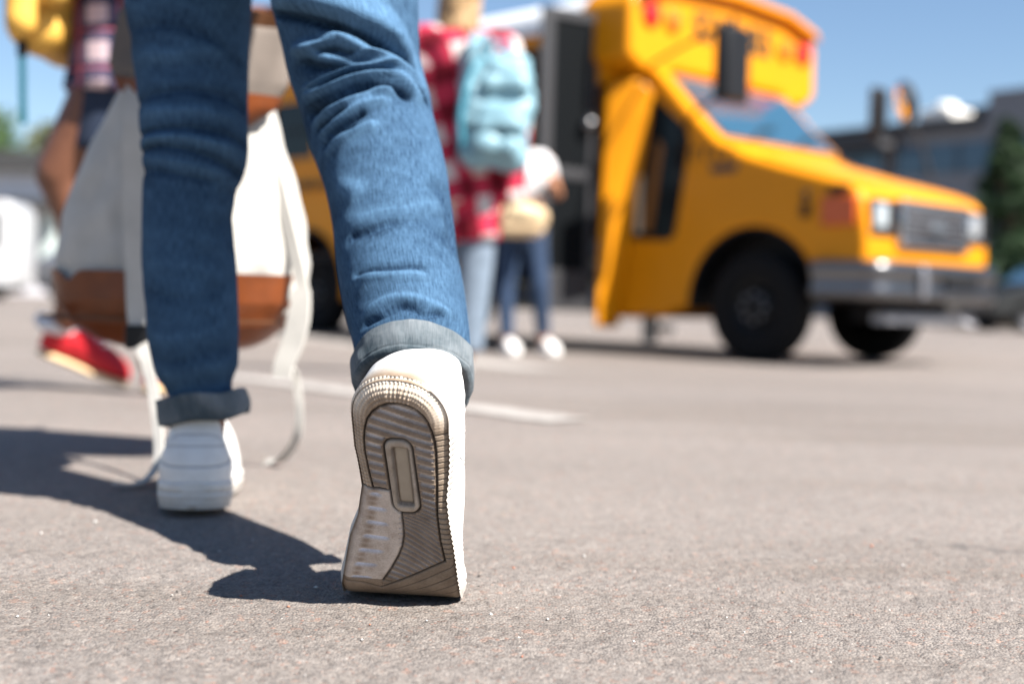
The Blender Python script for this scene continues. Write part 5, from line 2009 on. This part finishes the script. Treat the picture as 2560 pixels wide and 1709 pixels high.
# --- striding person at the left with red shoes
gl_ = float(gz(3.0))
pl = thing('person', 'striding person in dark plaid shirt, navy shorts and red sneakers at far left', 'person', (-.95, 3.0, gl_))
Lq = lambda x, y, z: J(x + (.042 if z > .5 else 0.0), 3.0 + y, z + gl_)
sh = [capsule(Lq(-1.145, .26, .135), .034, Lq(-1.06, .12, .30), .043), capsule(Lq(-1.06, .12, .30), .043, Lq(-1.035, 0, .43), .042), capsule(Lq(-1.035, 0, .43), .045, Lq(-1.098, 0, .52), .066),
      capsule(Lq(-1.098, 0, .52), .066, Lq(-1.0, 0, .70), .085),
      capsule(Lq(-.875, .12, .08), .035, Lq(-.87, .12, .42), .05), capsule(Lq(-.87, .12, .42), .052, Lq(-.93, .08, .74), .08),
      capsule(Lq(-.965, .03, .74), .115, Lq(-.955, .03, .98), .105), capsule(Lq(-.955, .03, .98), .105, Lq(-.94, .03, 1.2), .115), capsule(Lq(-.94, -.10, 1.28), .055, Lq(-.94, .16, 1.28), .055),
      capsule(Lq(-.94, .03, 1.28), .05, Lq(-.92, .03, 1.42), .048),
      capsule(Lq(-.94, -.14, 1.26), .045, Lq(-.99, -.16, 1.02), .038), capsule(Lq(-.99, -.16, 1.02), .036, Lq(-.86, -.15, .95), .027),
      capsule(Lq(-.94, .20, 1.26), .045, Lq(-.96, .22, 1.02), .038), capsule(Lq(-.96, .22, 1.02), .036, Lq(-.78, .20, .93), .027)]
hs, Pl = head_shapes(Lq(-.90, .03, 1.50), (1, .2))
sh += hs + hand_shapes(Lq(-.86, -.15, .95), (1, 0, .2), (0, 1, 0), 1) + hand_shapes(Lq(-.78, .20, .93), (1, 0, 0), (0, -1, 0), -1)
bl_ = blob('body', sh, M['skin_dark'], pl, .007, 4)
face_parts(Pl, bl_, 1, None)
s_l = blob('plaid_shirt', [capsule(Lq(-.965, .02, .70), .145, Lq(-.955, .03, .98), .13, flat=True), capsule(Lq(-.955, .03, .98), .13, Lq(-.94, .03, 1.2), .14), capsule(Lq(-.94, -.12, 1.28), .07, Lq(-.94, .18, 1.28), .07),
                           capsule(Lq(-.94, -.14, 1.26), .062, Lq(-.98, -.16, 1.06), .056, flat=True), capsule(Lq(-.94, .20, 1.26), .062, Lq(-.955, .22, 1.06), .056, flat=True)], M['plaid_navy'], pl, .009, 4)
warp(s_l, lambda c, n: c + n * (vnoise(c * J(1, 1, .6), 30, 24) * .006)[:, None])
blob('shorts', [capsule(Lq(-.99, 0, .56), .095, Lq(-.97, .02, .76), .115, flat=True), capsule(Lq(-.90, .09, .54), .085, Lq(-.95, .05, .76), .11, flat=True), capsule(Lq(-.96, .03, .74), .128, Lq(-.96, .03, .88), .122)],
     M['shorts_navy'], pl, .009, 4)
blob('hair', [ellipsoid(Pl(0, -.018, .036), (.086, .098, .094))], M['hair_dark'], pl, .007, 3)
shoe_simple(Lq(-.975, .24, .006), Lq(-1.212, .26, .086), pl, M['red_canvas'], M['gum'], .050)
mb = MB()
mb.tube(catmull([Lq(-1.20, .26, .172), Lq(-1.17, .215, .160), Lq(-1.125, .222, .150), Lq(-1.10, .255, .146), Lq(-1.125, .29, .150), Lq(-1.17, .30, .160), Lq(-1.20, .26, .172)], 40), .019, 10)
mb.build('sock', M['white_cotton'], pl)
shoe_simple(Lq(-.73, .14, .005), Lq(-.90, .12, .005), pl, M['red_canvas'], M['gum'], .042)
yp = thing('backpack', 'mustard yellow backpack worn by the striding person, buckle and teal strap hanging', 'backpack', (-1.10, 2.98, .76))
Yq = lambda x, y, z: J(x, 2.98 + y, z)
yb_ = blob('pack_body', [ellipsoid(Yq(-1.095, 0, .98), (.088, .14, .2)), capsule(Yq(-1.095, -.06, .845), .07, Yq(-1.08, .08, .845), .07), capsule(Yq(-1.125, -.05, .98), .06, Yq(-1.125, .06, 1.1), .06)], M['yellow_pack'], yp, .008, 4)
warp(yb_, lambda c, n: c + n * (vnoise(c, 40, 34) * .007)[:, None])
blob('front_pocket', [capsule(Yq(-1.10, -.14, .835), .035, Yq(-1.09, -.135, 1.02), .047), capsule(Yq(-1.028, -.14, .90), .03, Yq(-1.035, -.14, 1.04), .036)], M['yellow_pack'], yp, .007, 3)
P = catmull([Yq(-1.0, -.12, 1.2), Yq(-.95, -.13, 1.3), Yq(-.88, -.11, 1.2), Yq(-.88, -.1, 1.0)], 24)
ribbon(P, .05, .01, (0, 1, 0), 'strap', M['yellow_pack'], yp)
mb = MB()
mb.box((-1.108, 2.87, .782), (.022, .014, .034))
mb.build('buckle', M['black_plastic'], yp, bevel=.003)
P = catmull([(-1.108, 2.868, .77), (-1.106, 2.868, .72), (-1.105, 2.868, .67), (-1.102, 2.868, .615)], 20)
ribbon(P, .016, .003, (1, 0, 0), 'hanging_strap', M['teal_web'], yp)

# ------------------------------------------------------------------ parked vehicles far off
M['car_white'] = mat('white_car_paint', (.46, .46, .465), .35, coat=.5)
M['car_grey'] = mat('grey_car_paint', (.10, .105, .12), .35, .3, coat=.5)
M['car_black'] = mat('black_car_paint', (.008, .009, .011), .3, coat=.6)


def vehicle(name, label, cat, loc, rz, paint, L, Wd, prof, glassp, wheels, wr, lamp_z):
    o = thing(name, label, cat, loc, rz, local=True)
    mb = MB()
    mb.prism(prof, -Wd / 2, Wd / 2, 1)
    b = mb.build('body', paint, o, bevel=.07, seg=3, sharp=30)
    for sg in (-1, 1):
        for gp in glassp:
            mb = MB()
            mb.prism(gp, sg * (Wd / 2 - .03), sg * (Wd / 2 + .006), 1)
            mb.build('side_window', M['glass'], b)
    # screens
    mb = MB()
    top = max(p[1] for p in prof)
    xs_ = [p[0] for p in prof if p[1] > top - .06]
    fx = max(xs_)
    fr = [p for p in prof if p[0] > fx and p[1] > lamp_z]
    if fr:
        p = min(fr, key=lambda q: q[0])
        d = J(p[0] - fx, 0, p[1] - top)
        L_ = np.linalg.norm(d)
        nrm = J(-d[2], 0, d[0]) / L_
        if nrm[2] < 0:
            nrm = -nrm
        a = J(fx, 0, top) + d * .12
        e = J(fx, 0, top) + d * .92
        V = []
        for q in (a, e):
            for y in (-Wd / 2 + .14, Wd / 2 - .14):
                for h in (-.01, .012):
                    V.append(q + J(0, y, 0) + nrm * h)
        mb.add(V, [(0, 1, 3, 2), (4, 6, 7, 5), (1, 5, 7, 3), (0, 2, 6, 4), (0, 4, 5, 1), (2, 3, 7, 6)])
        mb.build('windscreen', M['glass_blue'], b)
    for x in wheels:
        for sg in (-1, 1):
            mb = MB()
            y = sg * (Wd / 2 - .10)
            mb.lathe([(wr * .6, -.10), (wr * .9, -.10), (wr, -.06), (wr, .06), (wr * .9, .10), (wr * .6, .10)], (x, y, wr), (0, sg, 0), 28)
            w_ = mb.build('wheel', M['rubber'], o)
            mb = MB()
            mb.lathe([(wr * .62, .10), (wr * .5, .06), (wr * .2, .08), (.001, .09)], (x, y, wr), (0, sg, 0), 24)
            mb.build('rim', M['steel'], w_)
    for sg in (-1, 1):
        mb = MB()
        fxx = max(p[0] for p in prof)
        mb.box((fxx - .08, sg * (Wd / 2 - .25), lamp_z), (.18, .34, .14))
        mb.build('headlight', M['lamp_glass'], b, bevel=.03)
    mb = MB()
    mb.box2((min(p[0] for p in prof) + .2, -Wd / 2 + .2, .18), (fxx - .2, Wd / 2 - .2, .4))
    mb.build('underbody', M['black'], o)
    return o


car_prof = [(-2.15, .30), (2.1, .28), (2.2, .45), (2.15, .72), (1.2, .92), (.35, 1.42), (-1.0, 1.46), (-1.75, 1.12), (-2.2, .98), (-2.22, .5)]
car_glass = [[(.95, .95), (.28, 1.35), (-.22, 1.38), (-.22, .95)], [(-.30, .95), (-.30, 1.38), (-.95, 1.38), (-1.5, 1.08), (-1.5, .95)]]
van_prof = [(-2.5, .32), (2.35, .30), (2.5, .5), (2.45, .95), (2.1, 1.15), (1.35, 2.05), (1.0, 2.22), (-2.35, 2.28), (-2.5, 2.1)]
van_glass = [[(1.75, 1.2), (1.2, 1.92), (.55, 1.95), (.55, 1.2)], [(.40, 1.2), (.40, 1.95), (-.9, 1.97), (-.9, 1.2)], [(-1.05, 1.2), (-1.05, 1.97), (-2.2, 1.98), (-2.2, 1.2)]]
zf = -.15
vehicle('parked_van', 'white van parked at the far left edge of the yard', 'van', (-14.05, 30.0, zf), math.radians(186), M['car_white'], 5, 1.95, van_prof, van_glass, (-1.6, 1.55), .34, .85)
vehicle('parked_car', 'dark grey car parked in the distance beside the white van', 'car', (-10.2, 33.0, zf), math.radians(75), M['car_grey'], 4.4, 1.8, car_prof, car_glass, (-1.35, 1.35), .33, .68)
vehicle('parked_car', 'black car parked behind the front bumper of the bus', 'car', (11.0, 25.2, zf), math.radians(186), M['car_black'], 4.4, 1.85, car_prof, car_glass, (-1.35, 1.35), .34, .68)

# ------------------------------------------------------------------ buildings
M['conc_grey'] = mat('grey_cladding', (.19, .192, .208), .7, noise=(.6, .15))
M['conc_dark'] = mat('dark_cladding', (.05, .05, .055), .7)
M['glass_band'] = mat('band_glass', (.03, .07, .12), .12, spec=.8)
M['panel_pale'] = mat('pale_render', (.60, .59, .62), .8, noise=(.5, .1))
M['panel_mint'] = mat('mint_panel', (.55, .62, .59), .7)
M['roof_dark'] = mat('dark_fascia', (.04, .04, .04), .7)
M['white_unit'] = mat('white_unit', (.72, .70, .66), .6)
hb_ = math.atan2(-.8, .6)
off_b = thing('office_building', 'long grey office block with window bands behind the bus at right', 'building', (11.0, 43.6, zf), hb_, local=True)
# local x runs along the facade towards the viewer, y away from the road
mb = MB()
mb.box2((-14, 0, 0), (5.5, 14, 6.2))
mb.box2((5.5, 0, 0), (34, 14, 7.05))
wall_ = mb.build('wall', M['conc_grey'], off_b)
mb = MB()
mb.box2((-14.2, -.25, 6.0), (5.3, 14.2, 6.35))
mb.build('roof_edge', M['conc_dark'], off_b)
for z0, z1 in ((4.65, 5.55), (1.2, 3.2)):
    for k in range(12):
        x0 = -13.4 + k * 3.9
        mb = MB()
        mb.box2((x0, -.05, z0), (x0 + 3.5, .05, z1))
        wn = mb.build('window', M['glass_band'], off_b)
        for q in (0, 1.16, 2.32, 3.44):
            mb = MB()
            mb.box2((x0 + q, -.09, z0), (x0 + q + .06, -.05, z1))
            mb.build('mullion', M['conc_dark'], wn)
mb = MB()
mb.box2((-1.0, -1.1, 5.55), (2.4, 0, 5.75))
mb.build('canopy', M['conc_dark'], off_b)
mb = MB()
mb.box2((1.6, 2.0, 6.2), (5.2, 7, 7.0))
mb.build('plant_room', M['conc_dark'], off_b)
mb = MB()
mb.box2((3.0, -.02, 6.36), (4.2, 1.2, 6.72))
mb.add(*ellipsoid((3.75, .4, 6.72), (.42, .42, .24)))
mb.build('roof_unit', M['white_unit'], off_b, bevel=.08)

kiosk = thing('pavilion', 'low pale pavilion with dark roof edge behind the white van', 'building', (-18, 45, zf), 0.0, local=True)
mb = MB()
mb.box2((-16, 0, 0), (6.5, 8, 4.3))
kw = mb.build('wall', M['panel_pale'], kiosk)
mb = MB()
mb.box2((-16.4, -.5, 4.3), (6.9, 8.4, 5.0))
mb.build('roof', M['roof_dark'], kiosk)
mb = MB()
mb.box2((-16.2, -1.2, 3.0), (2.4, 0, 3.3))
mb.build('canopy', M['roof_dark'], kiosk)
for k in range(9):
    x0 = -15.5 + k * 2.4
    mb = MB()
    mb.box2((x0, -.06, .7), (x0 + 1.9, .0, 2.8))
    wn = mb.build('window', M['panel_mint'], kiosk)
    for (a, b) in ((0, .08), (.92, 1.0), (1.82, 1.9)):
        mb = MB()
        mb.box2((x0 + a, -.1, .7), (x0 + b, -.06, 2.8))
        mb.build('mullion', M['roof_dark'], wn)

# ------------------------------------------------------------------ trees
def leaf_mat(name, a, b):
    m = mat(name, a, .7, noise=(3.0, .5, b))
    return m


M['leaf_dark'] = leaf_mat('evergreen_leaf', (.035, .075, .022), (.010, .024, .010))
M['leaf_mid'] = leaf_mat('broad_leaf', (.060, .11, .030), (.02, .04, .012))
M['leaf_olive'] = leaf_mat('olive_leaf', (.13, .14, .07), (.05, .06, .028))
M['bark'] = mat('bark', (.09, .06, .04), .9, noise=(8, .4))


def leaves(pts, nrm, size):
    """one small bent quad per point"""
    n = len(pts)
    d1 = rng.normal(size=(n, 3))
    d1 /= np.linalg.norm(d1, axis=1)[:, None]
    d2 = np.cross(d1, nrm + rng.normal(size=(n, 3)) * .6)
    d2 /= np.linalg.norm(d2, axis=1)[:, None] + 1e-9
    s = size * rng.uniform(.5, 1.3, n)[:, None]
    V = np.stack([pts - d1 * s, pts + d2 * s * .45, pts + d1 * s, pts - d2 * s * .45], 1)
    return V.reshape(-1, 3), np.arange(4 * n).reshape(-1, 4)


def tree(label, loc, h, w_, shape, lm, nleaf, size, cat='tree', name='tree'):
    o = thing(name, label, cat, loc)
    x, y, z = loc
    mb = MB()
    th = .12 * h if shape == 'cone' else .35 * h
    mb.tube([(x, y, z - .05), (x + .02 * h, y, z + th), (x, y, z + h * .85)], [.035 * h, .026 * h, .006 * h], 10)
    for k in range(9):
        a = rng.uniform(0, 6.28)
        z0 = z + h * rng.uniform(.25, .75)
        r = w_ * rng.uniform(.5, .9) * (1 - (z0 - z) / h if shape == 'cone' else 1)
        mb.tube([(x, y, z0), (x + r * .5 * math.cos(a), y + r * .5 * math.sin(a), z0 + .10 * h), (x + r * math.cos(a), y + r * math.sin(a), z0 + .16 * h)], [.012 * h, .008 * h, .003 * h], 6)
    mb.build('trunk', M['bark'], o)
    ncl = 60
    pts, nr_ = [], []
    for k in range(ncl):
        q = rng.uniform(0, 1)
        if shape == 'cone':
            zz = h * (.06 + .92 * q ** 1.2)
            rr = w_ * (1 - zz / h) ** .75 * rng.uniform(.35, 1.0) + .03
            cs = .16 * h * (1.1 - zz / h)
        else:
            zz = h * (.35 + .62 * q)
            rr = w_ * math.sqrt(max(.05, 1 - ((q - .45) / .6) ** 2)) * rng.uniform(.3, .95)
            cs = .16 * h
        a = rng.uniform(0, 6.28)
        c = J(x + rr * math.cos(a), y + rr * math.sin(a), z + zz)
        m = nleaf // ncl
        d = rng.normal(size=(m, 3))
        d /= np.linalg.norm(d, axis=1)[:, None]
        pts.append(c + d * cs * rng.uniform(.3, 1.0, m)[:, None] ** .5 * J(1, 1, .8))
        nr_.append(d)
    v, f = leaves(np.concatenate(pts), np.concatenate(nr_), size)
    mesh_np('crown', v, f, lm, o, smooth=False)
    return o


tree('dark green conical evergreen tree at the right edge beyond the bus', (11.45, 30, zf), 4.9, 1.35, 'cone', M['leaf_dark'], 15000, .10)
tree('tall dark evergreen behind the conical tree at right', (14.4, 34, zf), 5.6, 1.6, 'cone', M['leaf_dark'], 12000, .11)
for k, (x, y, h, w_, lm, lb_) in enumerate(((-25.6, 58, 8.4, 3.0, 'leaf_mid', 'green tree rising above the pavilion roof at far left'), (-22.2, 64, 7.9, 3.2, 'leaf_olive', 'olive tree beyond the pavilion roof'),
                                             (-18.0, 62, 7.3, 3.0, 'leaf_olive', 'olive tree between the yellow pack and the pavilion'), (-14.0, 64, 7.4, 3.0, 'leaf_mid', 'green tree hidden mostly behind the striding person'))):
    tree(lb_, (x, y, zf), h, w_, 'round', M[lm], 9000, .22)
